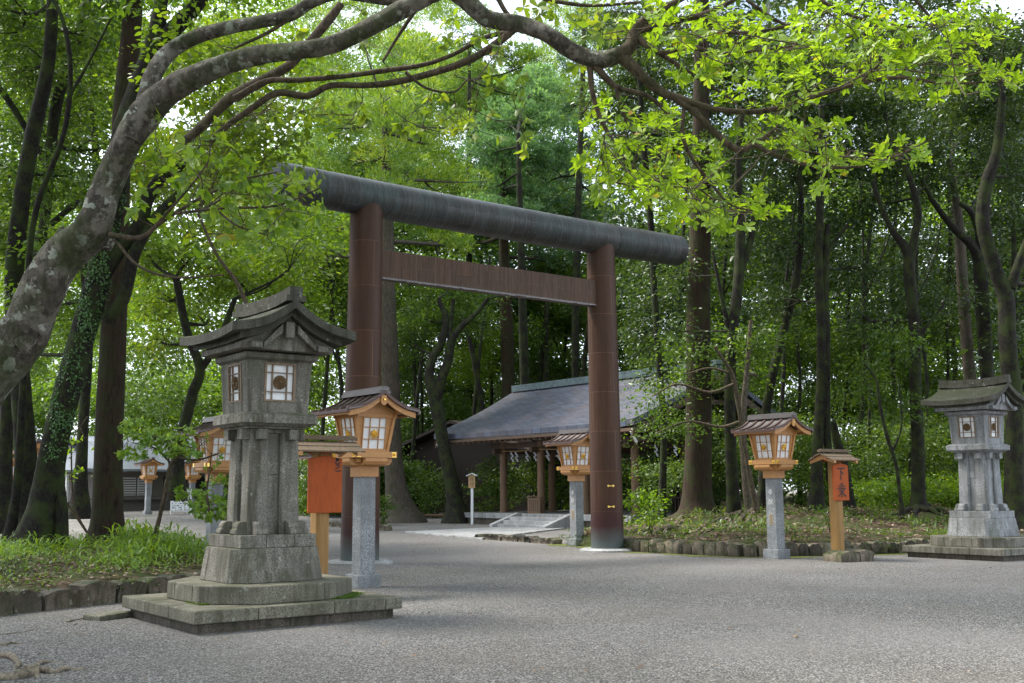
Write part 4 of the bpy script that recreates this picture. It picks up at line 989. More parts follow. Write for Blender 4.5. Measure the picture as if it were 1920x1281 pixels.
# open shed left of it
a, ang, L_ = local_frame(98, 178, 66, 68, .3); t = thing('open_shed', 'open shed on thin posts between the dark trunk and the cedar, far left', 'building', a, ang)
for k in range(4):
    q = MB(); q.box(k*L_/3-.07, k*L_/3+.07, -.07, .07, -.3, 2.3); q.build('post', M['whitepaint' if k % 2 else 'greywood'], t)
b = MB(); b.box(-.3, L_+.4, -.1, .1, 2.3, 2.5); b.box(-.3, L_+.4, 3, 3.1, 1.9, 2.5); b.box(-.2, L_+.2, 2.9, 3.0, -.3, .6); b.build('beam', M['greywood'], t)
b = MB(); b.slab([[(L_+1.6, -.9, 2.55), (-1.0, -.9, 2.5)], [(L_+1.6, 1.8, 4.1), (1.2, 1.8, 4.1)], [(L_+1.6, 4.5, 2.5), (-1.0, 4.5, 2.5)]], .14); b.build('roof', M['greyroof'], t)
b = MB(); b.box(L_*.7, L_+.8, -.4, .5, .72, .8); b.box(L_*.75, L_*.78, -.3, .4, -.3, .72); b.box(L_+.6, L_+.66, -.3, .4, -.3, .72); tb = b.build('counter', M['greywood'], t)
# poster board with small dark patches
p0 = at(340, 945, 60); t = thing('poster_board', 'white board covered with rows of small dark slips, under the far wooden lantern', 'board', (p0[0], p0[1], .2), R_(-37))
b = MB(); b.box(-.52, .52, -.03, .03, .25, 1.35); b.box(-.58, -.52, -.04, .04, -.3, 1.45); b.box(.52, .58, -.04, .04, -.3, 1.45); b.box(-.6, .6, -.05, .05, 1.352, 1.42); bd = b.build('board', M['whitepaint'], t)
b = MB(); rr = random.Random(4)
for i in range(12):
    for j in range(9):
        if rr.random() < .8: x = -.48+i*.08+rr.uniform(0, .02); z = .28+j*.115; b.box(x, x+rr.uniform(.03, .06), -.035, -.031, z, z+rr.uniform(.03, .085))
b.build('slips', M['ink'], bd)
# far roof glimpsed above the hall
a, ang, L_ = local_frame(1060, 1260, 78, 74, 0); t = thing('far_hall', 'pale tiled roof of a further hall glimpsed above the shingled roof ridge', 'building', a, ang)
b = MB(); b.box(0, L_, .5, 8, 0, 7.2); b.build('wall', M['greywood'], t)
b = MB(); b.slab([[(L_+2, -1.0, 6.9), (-2, -1.0, 6.9)], [(L_+.5, 4, 9.6), (-.5, 4, 9.6)], [(L_+2, 9, 6.9), (-2, 9, 6.9)]], .25); b.build('roof', M['greyroof'], t)

# ================================================================== TREES
# the great leaning tree whose limb arches over the gate
t = thing('leaning_tree', 'great pale lichened tree leaning in from the left with one limb arching over the gate', 'tree', (at(-170, 1255, 8.9)[0], at(-170, 1255, 8.9)[1], 0))
B0 = np.array(t.location)
def plimb(mb, pts, d, n=5, sides=12, wob=.09, seed=0, cap=True, vs=1):
    P = [np.append(at(q[0], q[1], q[3] if len(q) > 3 else d), q[2]*.5*(q[3] if len(q) > 3 else d)/F_PX) for q in pts]
    Q = spline(P, n); mb.tube([q[:3]-B0 for q in Q], [max(.003, q[3]) for q in Q], sides, wob, seed, cap); return [q[:3] for q in Q]
mb = MB()
plimb(mb, [(-190, 1290, 170, 8.9), (-165, 1080, 130, 8.9), (-100, 860, 108, 8.8), (-38, 735, 90, 8.7), (35, 640, 88, 8.7), (80, 548, 80, 8.6), (122, 475, 76, 8.6), (170, 430, 66, 8.5), (204, 345, 54, 8.5), (238, 265, 52, 8.4), (275, 212, 58, 8.4), (325, 165, 48, 8.3), (400, 128, 40, 8.2), (480, 105, 36, 8.2), (560, 94, 33, 8.1), (630, 80, 33, 8.1), (700, 48, 33, 8.0),
           (770, 8, 34, 8.0), (830, -18, 33, 8.0), (868, -4, 33, 8.0), (915, 34, 32, 8.0), (975, 46, 31, 8.1), (1030, 66, 30, 8.1), (1078, 98, 31, 8.2), (1120, 112, 32, 8.2), (1158, 104, 30, 8.2)], 8.5, 7, 20, .12, 2)
for k, (px, py, w) in enumerate(((52, 640, 50), (15, 615, 44), (85, 612, 36), (205, 452, 40), (118, 440, 30), (175, 380, 26), (250, 215, 24))):     # burls and old knots
    c = at(px, py, 8.62)-B0; r = w*.5*8.6/F_PX; mb.tube([c-FW*r*.2-np.array([0, 0, r*.9]), c-FW*r*.55, c-FW*r*.2+np.array([0, 0, r*.9])], [r*.35, r*.8, r*.35], 12, .12, k)
plimb(mb, [(244, 262, 38, 8.35), (270, 200, 36, 8.4), (288, 140, 33, 8.5), (318, 96, 30, 8.6), (365, 70, 27, 8.6), (430, 52, 25, 8.6), (500, 38, 24, 8.6), (548, 26, 24, 8.6), (585, 4, 22, 8.6), (640, -14, 25, 8.6), (740, 0, 22, 8.6), (800, -12, 20, 8.6)], 8.5, 6, 14, .08, 4)
mb.build('trunk', M['b_hero'], t)
mb = MB(); W = []
def lim(pts, d=8.2, s=0): W.extend(plimb(mb, pts, d, 4, 7, .06, s, False))
lim([(1155, 106, 30), (1182, 85, 26), (1195, 50, 20), (1240, 18, 14), (1300, -14, 10)])
lim([(1190, 58, 16), (1260, 40, 13), (1320, 26, 11), (1375, 0, 8), (1400, -20, 6)])
lim([(1182, 62, 13), (1235, 98, 9), (1290, 88, 9), (1355, 100, 7), (1440, 92, 5), (1500, 84, 4)])
lim([(1165, 104, 26), (1200, 138, 20), (1240, 172, 17), (1275, 184, 14), (1340, 204, 12), (1430, 208, 11), (1520, 182, 10), (1610, 156, 8), (1690, 145, 7), (1770, 156, 5), (1880, 152, 3)])
lim([(1265, 184, 14), (1305, 212, 13), (1345, 252, 12), (1385, 281, 12), (1420, 266, 10), (1455, 240, 5), (1462, 225, 3)])
lim([(1412, 270, 9), (1450, 288, 8), (1500, 306, 7), (1580, 314, 6), (1660, 300, 5), (1745, 262, 3)], 8.1)
lim([(1105, 112, 14), (1112, 180, 10), (1135, 240, 8), (1172, 300, 6), (1200, 330, 4), (1225, 338, 3)])
lim([(1112, 118, 16), (1155, 162, 11), (1215, 180, 9), (1262, 222, 6), (1270, 235, 4)])
lim([(1155, 165, 8), (1182, 240, 7), (1245, 300, 5), (1300, 345, 4), (1335, 372, 3)])
lim([(1282, 205, 9), (1280, 255, 8), (1300, 300, 7), (1335, 345, 6), (1372, 385, 4), (1440, 398, 3)])
lim([(1182, 60, 14), (1230, 95, 10), (1300, 140, 7), (1370, 185, 4)], 8.4)
lim([(1330, 60, 5), (1420, 60, 8), (1500, 40, 5), (1560, 20, 3)], 8.5); lim([(1400, 0, 7), (1470, 45, 6), (1560, 70, 4), (1650, 60, 3)], 8.5); lim([(1500, -20, 8), (1600, 30, 6), (1700, 50, 5), (1800, 40, 3)], 8.8); lim([(1610, 156, 6), (1660, 110, 5), (1720, 60, 3)]); lim([(1700, -20, 8), (1760, 50, 5), (1820, 110, 4), (1850, 140, 3)], 8.6)
lim([(965, 52, 18), (930, 82, 15), (880, 112, 14), (820, 134, 13), (740, 154, 13), (680, 160, 12), (620, 160, 12), (575, 180, 13), (520, 174, 13), (470, 205, 12), (430, 232, 12), (395, 265, 12)], 8.9, 2)
lim([(960, 58, 10), (905, 72, 9), (850, 102, 8), (790, 122, 9), (720, 132, 10), (650, 142, 10), (560, 150, 11), (500, 152, 12), (440, 185, 16)], 8.9)
lim([(778, 20, 9), (745, 70, 6), (718, 115, 5)], 8.2); lim([(640, 6, 14), (610, 45, 18), (575, 85, 16), (545, 120, 18), (490, 152, 22), (430, 185, 22), (380, 235, 18), (340, 270, 18)], 9.3, 5)
lim([(760, 135, 7), (800, 165, 5), (850, 172, 4), (875, 150, 3)], 8.8); lim([(545, 34, 8), (500, 62, 7), (440, 90, 5)], 8.6)
lim([(930, -10, 10), (955, 30, 9), (990, 44, 10)], 8.3); lim([(1000, -6, 6), (1060, 5, 8), (1120, 10, 6), (1240, 0, 5)], 8.6)
# foliage of the leaning tree: rosettes of leaves on twigs
def rosettes(blobs, d, per, L0, mat, nm, leafn=(7, 12), parent=t, org=B0, spread=.5, shape='obov', upb=.55, twig=True, hang=0.):
    PP, DD, NN, LL, RR = [], [], [], [], []; A = np.array(W)
    for px, py, rx, ry, *o_ in blobs:
        dd = (o_[0] if o_ else d); n = max(2, int(per*rx*ry/1000))
        for k in range(n):
            while True:
                u, v = rng.uniform(-1, 1, 2)
                if u*u+v*v < 1: break
            c = at(px+u*rx, py+v*ry, dd + rng.normal()*spread)
            i = int(np.argmin(np.linalg.norm(A-c, axis=1))); a = A[i]; v_ = c-a; dl = np.linalg.norm(v_)
            if twig and dl > .04:
                mid = (a+c)/2 + rng.normal(size=3)*.06*dl + np.array([0, 0, -.05*dl]); r0 = min(.008, .0025+.004*dl)
                mb.tube([a-B0, mid-B0, c-B0], [r0, r0*.7, .0018], 4, 0, 0, False)
                if dl > .25: W.append(mid); A = np.array(W)
            ax = v_/max(dl, 1e-6) if dl > 1e-6 else np.array([0, 0, 1.])
            ax = ax*.55 + np.array([0, 0, upb-hang]) + rng.normal(size=3)*.2; ax /= np.linalg.norm(ax)
            m_ = rng.integers(*leafn); f1 = np.cross(ax, [0.3, .5, .8]); f1 /= np.linalg.norm(f1); f2 = np.cross(ax, f1); tone = rng.random()
            for q in range(m_):
                th = q*2.4+rng.random()*.5; rad_ = f1*math.cos(th)+f2*math.sin(th); el = rng.uniform(.05, .75)
                D = rad_*math.cos(el)+ax*math.sin(el) + np.array([0, 0, -.15-hang*.6]); PP.append(c - ax*rng.uniform(0, .035)); DD.append(D)
                NN.append(ax*math.cos(el)-rad_*math.sin(el) + rng.normal(size=3)*.22); LL.append(L0*rng.uniform(.5, 1.25)); RR.append(.1+.5*tone+.4*rng.random()**1.5)
    return leaves(nm, M[mat], np.array(PP), np.array(DD), np.array(NN), np.array(LL), np.array(RR), shape, parent, org)
BR = [(1140, 225, 50, 55), (1130, 315, 60, 45), (1200, 300, 80, 50), (1180, 365, 85, 28), (1250, 345, 80, 42), (1320, 365, 85, 35), (1290, 405, 75, 22), (1400, 388, 80, 16), (1360, 420, 50, 14),
      (1240, 250, 60, 40), (1290, 290, 70, 40), (1470, 250, 95, 34), (1560, 245, 70, 25), (1600, 300, 85, 22), (1690, 282, 72, 24), (1530, 300, 60, 22), (1550, 350, 45, 20), (1430, 350, 30, 15),
      (1440, 175, 100, 28), (1560, 130, 90, 34), (1640, 100, 90, 40), (1740, 115, 110, 36), (1840, 150, 75, 24), (1890, 135, 50, 26), (1720, 60, 100, 44), (1830, 40, 70, 44), (1600, 40, 120, 50), (1500, 70, 80, 44), (1400, 60, 70, 46), (1300, 40, 80, 40), (1300, 120, 70, 30), (1370, 130, 60, 26), (1210, 30, 60, 34), (1230, 210, 40, 24), (1680, 165, 40, 14), (1260, 75, 60, 26), (1470, 120, 70, 26), (1750, 175, 55, 16), (1360, 85, 30, 24)]
rosettes(BR, 8.2, 11.0, .070, 'l_bright', 'crown', (6, 10), spread=.7)
rosettes([(1040, 20, 60, 24), (1120, 40, 60, 30), (1080, 150, 30, 30), (1110, 60, 60, 30), (1000, 15, 40, 16), (900, 80, 50, 25), (950, 120, 45, 36), (850, 45, 35, 20), (1180, -10, 90, 20)], 8.4, 4.0, .09, 'l_yellow', 'crown', (5, 8), hang=.5)
rosettes([(840, 190, 60, 45), (760, 210, 45, 40), (920, 185, 50, 40), (700, 200, 40, 30), (800, 240, 70, 26), (880, 250, 50, 30), (965, 205, 36, 30), (655, 215, 40, 36), (600, 105, 40, 30), (560, 60, 36, 24), (830, 80, 34, 26), (700, 90, 30, 24), (640, 250, 36, 24), (960, 270, 50, 25)], 8.8, 3.6, .085, 'l_yellow', 'crown', (5, 8), shape='lance', hang=.7)
rosettes([(470, 220, 60, 36), (540, 205, 50, 40), (400, 240, 40, 30), (590, 200, 46, 30), (330, 235, 40, 28), (450, 120, 60, 24), (380, 45, 50, 24), (640, 30, 60, 14)], 9.2, 3.6, .085, 'l_yellow', 'crown', (5, 8), shape='lance', hang=.6)
lim([(205, 440, 12), (262, 445, 9), (300, 418, 8), (340, 392, 7), (385, 366, 6), (450, 338, 5), (520, 322, 3)], 8.4); lim([(290, 425, 6), (330, 380, 5), (372, 330, 4), (392, 300, 3)], 8.3); lim([(330, 400, 6), (420, 390, 5), (520, 385, 4), (600, 352, 3)], 8.3); lim([(215, 450, 6), (262, 500, 5), (330, 520, 4), (420, 515, 3)], 8.4); lim([(380, 368, 4), (440, 420, 4), (500, 440, 3)], 8.2)
rosettes([(330, 300, 50, 30), (385, 265, 45, 26), (420, 330, 70, 36), (350, 350, 50, 34), (480, 365, 60, 40), (545, 355, 55, 34), (590, 350, 28, 18), (520, 420, 70, 34), (430, 410, 70, 34), (330, 420, 46, 30), (590, 395, 30, 20), (520, 345, 50, 30), (560, 400, 50, 26), (470, 450, 60, 22), (380, 470, 40, 20), (260, 330, 36, 26), (240, 380, 30, 20)], 8.4, 5.0, .092, 'l_fresh', 'crown', (5, 8), spread=.4, shape='lance', hang=.45)
mb.build('branches', M['b_twig'], t)
# unseen leaves added above the frame to shade the lantern and the gravel
ov = []; ov2 = []
def lets_sun_through(p):      # gap shaped in the added leaves so sun reaches the glowing limb
    q = p - SUN_DIR*((p[2]-6)/SUN_DIR[2]); return -1.0 < (q-CAM)@RT < 5.2 and 5.8 < (q-CAM)@FW < 10.5
for k in range(700):
    x, y = rng.uniform(-26, 44), rng.uniform(-22, 46); dd = x*FW[0]+y*FW[1]; rr_ = x*RT[0]+y*RT[1]
    if dd > 28 or dd < -18 or rr_ < -26 or rr_ > 20: continue
    z = max(9.0, 1.5+.50*dd+2.6)+rng.uniform(0, 4); p = np.array([x, y, z])
    if lets_sun_through(p): continue
    (ov if dd < 12 else ov2).append((p, 2.1, .9, 2.1))
P, D, N, Ln, r_ = foliage(ov, .9, 26, 'broad', 1, .3, .36, .3, 1.9); leaves('crown', M['l_mid'], P, D, N, Ln, r_, 'dia', t, B0)  # near part of the added shade leaves, stored under the leaning tree
P, D, N, Ln, r_ = foliage(ov2, .9, 26, 'broad', 1, .3, .40, .3, 1.9); tag(leaves('added_shade_canopy', M['l_mid'], P, D, N, Ln, r_, 'dia'), kind='stuff')

# trunks at the left
tree('dark leaning tree wrapped in climbing fig, its trunk passing behind the pale leaning tree', 20.5,
     [[(62, 1032, 84), (80, 960, 62), (98, 850, 50), (126, 740, 48), (154, 630, 47), (180, 540, 45), (200, 450, 40), (216, 350, 44), (236, 250, 46), (268, 150, 44), (290, 80, 36), (300, 20, 26), (306, -40, 24)], [(112, 1032, 34), (114, 950, 24), (108, 870, 20), (118, 790, 18)], [(280, 110, 36), (320, 60, 32), (362, 15, 28), (400, -40, 26)],
      [(186, 530, 30), (222, 470, 28), (262, 420, 26), (278, 370, 24), (310, 325, 21), (360, 300, 19), (396, 262, 16)], [(196, 600, 26), (230, 560, 24), (255, 470, 22), (300, 400, 20), (350, 350, 15)]],
     [(300, -30, 120, 40, 19), (180, -20, 90, 50), (420, -30, 70, 30)], 'mid', 'b_dark', 'vine_tree', nseg=7, sides=18, limbs=False)
# climbing fig leaves hugging that trunk
vt = [o for o in bpy.data.objects if o.name.startswith('vine_tree')][0]; vb = np.array(vt.location)
P, D, N, Lr = [], [], [], []
path = [at(x, y, 20.5) for x, y in ((104, 860), (114, 800), (126, 740), (156, 630), (180, 540), (200, 450), (215, 360))]; rad_ = [.25, .24, .24, .235, .225, .20, .20]
PS = spline([np.append(p, r) for p, r in zip(path, rad_)], 12)
for k in range(4200):
    q = PS[min(len(PS)-1, int(rng.random()**.8*len(PS)))]; a = rng.normal()*.9 + .1
    if math.sin(a*5+q[2]*3)+math.sin(q[2]*7+a*2) < -.45+rng.normal()*.5: continue
    n_ = -FW*math.cos(a)+RT*math.sin(a); P.append(q[:3]+n_*(q[3]*1.06)+rng.normal(size=3)*.02); D.append(np.array([0, 0, -.6])+rng.normal(size=3)*.6); N.append(n_+rng.normal(size=3)*.25); Lr.append(.055*rng.uniform(.6, 1.3))
leaves('climbing_fig', M['l_vine'], P, np.array(D), np.array(N), np.array(Lr), rng.random(len(P)), 'dia', vt, vb)
tree('tall straight cedar with reddish fibrous bark behind the maple sapling, front left', 22.0,
     [[(198, 1030, 72), (201, 960, 58), (204, 860, 52), (209, 720, 50), (215, 560, 45), (221, 400, 40), (232, 200, 37), (246, 60, 36), (254, -80, 32)]], [(250, -80, 120, 50), (160, -60, 90, 40)], 'pine', 'b_cedar', 'cedar_tree', sides=20, flare=1.6, limbs=False, wob=.05)
tree('thick mossy trunk at the far left behind the slim leaning stem', 22.5, [[(52, 985, 52), (50, 900, 42), (44, 780, 38), (34, 660, 38), (26, 520, 34), (40, 380, 30), (60, 260, 28), (90, 120, 24), (100, -20, 20)]], [(30, 380, 60, 60), (110, 330, 70, 60), (60, 130, 80, 70), (150, 60, 70, 60), (20, 20, 80, 70)], 'mid', 'b_dark', sides=14)
tree('slim bare stem leaning left of the fig-wrapped trunk', 20.8, [[(14, 1030, 26), (30, 930, 18), (38, 820, 16), (44, 700, 13), (50, 560, 12), (66, 400, 11), (120, 250, 10), (132, 130, 9), (118, 40, 8), (90, -20, 7)], [(125, 190, 7), (170, 110, 5), (210, 30, 4)]], [(100, 470, 60, 40), (60, 560, 50, 40)], 'fresh', 'b_dark', sides=8)
tree('slender tree with arched limbs behind the left trunks', 26, [[(6, 960, 30), (12, 800, 26), (20, 640, 24), (60, 520, 20), (86, 400, 18), (92, 300, 20), (110, 180, 20), (150, 60, 18), (170, -40, 16)], [(100, 330, 16), (60, 260, 12), (10, 180, 12), (-40, 120, 10)], [(96, 420, 12), (150, 380, 10), (200, 400, 8)]],
     [(30, 60, 90, 70), (140, 160, 80, 60), (60, 250, 80, 50), (180, 280, 60, 50), (10, 330, 60, 50), (170, 70, 60, 50)], 'mid', 'b_dark')
tree('leafy tree filling the upper left corner', 32, [[(150, 940, 24), (156, 800, 20), (165, 640, 18), (160, 480, 16), (180, 320, 14), (170, 160, 12), (180, 20, 10)]],
     [(40, 110, 90, 70), (150, 30, 90, 50), (240, 60, 60, 60), (90, 220, 80, 60), (190, 180, 70, 60), (30, 440, 70, 60), (130, 480, 70, 60), (60, 560, 60, 50), (150, 600, 60, 50), (280, 480, 60, 50), (180, 380, 60, 50), (30, 650, 60, 50)], 'fresh', 'b_dark', dens=1.2)
tree('broad bushy tree spreading behind the cedar and the dark stone lantern', 27, [[(330, 900, 26), (340, 820, 22), (360, 740, 20), (375, 690, 18), (350, 620, 16), (330, 520, 14)], [(372, 700, 14), (410, 640, 12), (440, 560, 10)]],
     [(300, 560, 60, 50), (360, 480, 60, 50), (440, 520, 70, 50), (300, 640, 50, 34), (390, 600, 60, 40), (520, 520, 60, 40), (280, 480, 40, 40), (560, 470, 50, 40)], 'yellow', 'b_dark')
tree('yellow green broadleaf tree hanging over the left end of the torii beam', 17.5, [[(480, 985, 12), (482, 850, 11), (478, 650, 9), (452, 545, 8), (405, 475, 6), (372, 400, 5)]],
     [(440, 250, 80, 50), (520, 270, 60, 40), (400, 330, 70, 40), (480, 340, 60, 34), (360, 180, 60, 50), (520, 180, 60, 40), (420, 120, 70, 40), (560, 240, 40, 30), (330, 100, 50, 40), (560, 140, 40, 30), (470, 430, 60, 26)], 'yellow', 'b_twig', dens=.9)
# centre
tree('tall fir trunk with knots, right beside the left gate pillar, carrying bright tufted foliage', 50, [[(752, 972, 60), (742, 900, 38), (735, 800, 34), (731, 680, 32), (728, 560, 28), (726, 400, 22), (723, 280, 14), (720, 190, 8)]],
     [(722, 290, 50, 26, 48.5), (726, 360, 50, 24, 48.5), (720, 200, 50, 26, 48.5), (724, 240, 50, 20, 48.5), (640, 240, 70, 26), (720, 225, 80, 28), (800, 270, 70, 30), (660, 300, 80, 28), (760, 330, 80, 26), (850, 340, 60, 24), (640, 200, 50, 20), (700, 160, 60, 24), (770, 150, 60, 24), (620, 360, 60, 30), (790, 400, 80, 24), (650, 430, 50, 26), (610, 480, 50, 40), (740, 90, 50, 20), (680, 60, 50, 24), (850, 240, 50, 24), (740, 440, 60, 24), (840, 460, 60, 24)], 'cedar', 'b_fir', 'fir_tree', dens=1.5, limbs=True, leaf=.22, sides=16)
tree('tree forking into two mossy stems between the gate pillar and the hall', 49, [[(856, 968, 36), (846, 900, 27), (833, 840, 24), (822, 780, 24), (812, 735, 24), (806, 700, 17), (812, 670, 16), (828, 640, 15), (836, 600, 12), (822, 560, 9)], [(818, 750, 18), (828, 710, 18), (840, 680, 17), (846, 640, 15), (862, 615, 12), (890, 590, 9), (915, 560, 7)], [(842, 640, 9), (846, 600, 8), (850, 560, 7)]],
     [(800, 600, 60, 34), (870, 590, 60, 40), (840, 540, 70, 34), (900, 540, 50, 30), (770, 640, 40, 36)], 'mid', 'b_dark', 'forked_tree', sides=12)
tree('straight dark cedar rising behind the hall roof, left part', 62, [[(962, 960, 30), (958, 860, 28), (954, 740, 25), (950, 620, 24), (946, 500, 20), (944, 380, 15), (942, 250, 10)]],
     [(1000, 330, 60, 30), (930, 300, 50, 30), (980, 420, 60, 30), (900, 450, 50, 26), (960, 500, 60, 26), (1020, 480, 50, 26), (930, 560, 40, 26)], 'pine', 'b_cedar', 'cedar_tree', dens=1.2)
tree('pale blue-green camphor tree above the middle of the torii beam', 58, [[(985, 960, 20), (985, 800, 18), (980, 600, 16), (975, 400, 12), (972, 250, 8)]],
     [(950, 230, 50, 34), (1000, 220, 50, 34), (920, 290, 50, 34), (985, 290, 55, 36), (930, 350, 50, 34), (900, 400, 50, 30), (980, 360, 55, 30), (960, 410, 60, 26), (1040, 300, 40, 34), (1010, 160, 40, 30)], 'camphor', 'b_dark', 'camphor_tree', dens=1.3, leaf=.15)
tree('dark needled pine with drooping boughs between the camphor and the bright leaves', 60, [[(1075, 960, 16), (1078, 760, 15), (1080, 560, 14), (1085, 360, 12), (1092, 160, 10), (1095, 40, 7)]],
     [(1060, 200, 50, 30), (1090, 270, 60, 26), (1050, 330, 60, 24), (1110, 360, 70, 26), (1060, 400, 60, 24), (1150, 420, 60, 24), (1080, 120, 50, 30), (1120, 60, 50, 40), (1180, 450, 60, 20)], 'pine', 'b_dark', 'pine_tree', dens=1.2)
for lab, px, w, d, lean, tp in (('slim grey stem behind the hall roof, left of the right gate pillar', 1010, 10, 66, 14, 560), ('second slim stem behind the hall roof beside the right gate pillar', 1022, 9, 64, 6, 540), ('bent slender stem directly left of the right gate pillar', 1088, 11, 62, 20, 570), ('crooked pale stem leaning left above the dark storehouse roof', 905, 12, 60, -40, 600), ('thin stem above the dark storehouse roof', 780, 8, 64, -10, 620)):
    tree(lab, d, [[(px, 930, w), (px+2, 800, w), (px+lean*.3, 700, w*.9), (px+lean*.6, 640, w*.8), (px+lean, tp, w*.6)]], [(px+lean-20, tp, 50, 36), (px+lean+30, tp+50, 44, 34), (px-20, 690, 44, 40), (px+lean, tp-50, 50, 30)], 'mid' if px != 905 else 'fresh', 'b_dark', sides=7)
tree('yellow topped conifer behind the gate beam, upper middle', 70, [[(880, 950, 12), (880, 500, 12), (880, 80, 6)]],
     [(860, 120, 60, 30), (940, 110, 60, 34), (900, 170, 70, 30), (990, 120, 50, 40), (850, 200, 60, 26), (920, 230, 50, 26), (800, 100, 50, 30), (1000, 180, 40, 34), (880, 60, 50, 24)], 'cedar', 'b_dark', 'fir_tree', dens=1.5, leaf=.28)
# right
tree('massive straight cedar with furrowed bark in front of the hall gable', 33.5, [[(1309, 972, 78), (1308, 930, 58), (1309, 850, 50), (1310, 740, 47), (1310, 600, 44), (1312, 450, 40), (1314, 300, 34), (1316, 100, 28), (1318, -60, 22)]],
     [(1330, 120, 60, 50), (1260, 60, 60, 50), (1390, 160, 60, 50), (1310, 220, 70, 40), (1380, 60, 60, 40)], 'dark', 'b_cedar', 'cedar_tree', sides=24, flare=1.5, wob=.04)
tree('dark mossy trunk just right of the massive cedar, gripping the bank with bare roots', 31.5, [[(1378, 985, 34), (1374, 930, 25), (1371, 850, 22), (1368, 760, 21), (1372, 640, 20), (1384, 540, 20), (1388, 440, 18), (1384, 330, 14), (1392, 200, 10)], [(1385, 520, 14), (1408, 450, 12), (1418, 380, 9), (1440, 300, 7)], [(1366, 620, 9), (1350, 540, 7), (1336, 470, 5)]],
     [(1275, 520, 26, 56), (1360, 300, 60, 50), (1430, 260, 70, 50), (1370, 400, 50, 30), (1270, 620, 24, 40), (1440, 380, 50, 40)], 'dark', 'b_dark', sides=14)
tree('pale knotty stem with spreading roots right of the mossy trunk', 31, [[(1414, 985, 24), (1402, 930, 17), (1396, 860, 15), (1392, 790, 14), (1400, 700, 10), (1408, 600, 8)]], [(1420, 640, 40, 40), (1390, 700, 34, 30)], 'mid', 'b_root', sides=10)
tree('green mossy stem slanting right above the wooden lantern', 34, [[(1428, 960, 18), (1432, 860, 17), (1436, 770, 17), (1452, 690, 17), (1470, 620, 16), (1484, 560, 16), (1496, 500, 14), (1502, 420, 12), (1500, 300, 9)]],
     [(1480, 330, 60, 50), (1530, 260, 60, 50), (1460, 460, 50, 40), (1500, 200, 70, 50), (1440, 560, 40, 40)], 'dark', 'b_dark')
tree('pair of straight dark stems grown close together left of the two-character board', 32.5, [[(1530, 960, 30), (1532, 880, 22), (1536, 800, 20), (1540, 700, 19), (1540, 600, 18), (1536, 500, 16), (1538, 360, 14), (1540, 200, 10)], [(1562, 900, 26), (1553, 840, 15), (1550, 760, 14), (1550, 640, 13), (1548, 520, 12), (1552, 420, 10)], [(1538, 510, 10), (1560, 460, 8), (1590, 420, 6)]],
     [(1500, 120, 70, 50), (1580, 200, 80, 50), (1540, 430, 70, 36), (1600, 400, 60, 36), (1560, 320, 70, 40), (1620, 500, 50, 34), (1470, 560, 36, 30)], 'dark', 'b_dark', sides=12)
tree('stout dark trunk right behind the two-character board', 33.5, [[(1588, 965, 34), (1585, 900, 24), (1578, 860, 20), (1570, 830, 16), (1562, 790, 12)]], [], 'dark', 'b_dark', sides=12)
tree('slender crooked tree midway between the board and the pale stone lantern', 30, [[(1694, 972, 12), (1688, 930, 8), (1680, 870, 7), (1664, 820, 7), (1650, 760, 6), (1642, 710, 5), (1620, 680, 4)], [(1672, 850, 5), (1690, 800, 4), (1686, 720, 3)]], [(1640, 700, 50, 26), (1690, 760, 40, 26), (1600, 740, 40, 24), (1670, 640, 50, 30)], 'mid', 'b_dark', sides=7)
tree('tall dark tree on a root mound left of the pale stone lantern', 32.5, [[(1724, 978, 46), (1722, 930, 27), (1722, 850, 24), (1716, 740, 22), (1714, 620, 21), (1706, 520, 21), (1700, 470, 18), (1672, 430, 11), (1650, 380, 9), (1636, 340, 7)], [(1704, 500, 16), (1716, 440, 15), (1722, 400, 13), (1708, 340, 11), (1690, 300, 9)], [(1712, 650, 10), (1740, 610, 7), (1770, 570, 5)]],
     [(1650, 280, 70, 50), (1720, 260, 70, 50), (1660, 380, 50, 36), (1750, 350, 50, 40), (1760, 560, 50, 30), (1620, 600, 50, 40), (1660, 180, 80, 50)], 'dark', 'b_dark', sides=14, flare=2)
tree('grey barked tree rising behind the pale stone lantern roof, left one of the pair', 36, [[(1832, 960, 28), (1826, 800, 24), (1818, 700, 22), (1810, 600, 21), (1802, 500, 20), (1796, 400, 16), (1780, 300, 12)]], [(1780, 250, 60, 50), (1830, 330, 60, 50), (1800, 150, 70, 50)], 'dark', 'b_fir', sides=12)
tree('dark forking tree behind the pale stone lantern roof, right one of the pair', 34.5, [[(1862, 960, 30), (1856, 800, 26), (1850, 700, 25), (1844, 600, 25), (1838, 500, 24), (1822, 460, 18), (1790, 430, 13), (1752, 380, 10), (1730, 340, 8)], [(1838, 500, 20), (1836, 440, 14), (1822, 400, 12), (1800, 380, 9)]],
     [(1740, 300, 50, 40), (1850, 400, 60, 40), (1880, 300, 60, 50), (1820, 560, 50, 30), (1860, 640, 40, 40)], 'dark', 'b_dark', sides=12)
tree('big curving tree with a fork at the right edge behind the pale stone lantern', 29.5, [[(1906, 985, 44), (1902, 880, 34), (1900, 760, 32), (1890, 650, 32), (1886, 560, 30), (1868, 510, 26), (1850, 450, 26), (1842, 400, 24), (1850, 340, 22), (1870, 280, 18), (1880, 180, 14)], [(1896, 540, 20), (1915, 480, 16), (1940, 420, 14)]],
     [(1870, 220, 70, 60), (1800, 80, 80, 60), (1900, 100, 60, 70), (1830, 200, 60, 50), (1900, 330, 40, 50), (1930, 560, 40, 40), (1900, 620, 30, 30)], 'dark', 'b_dark', sides=16)
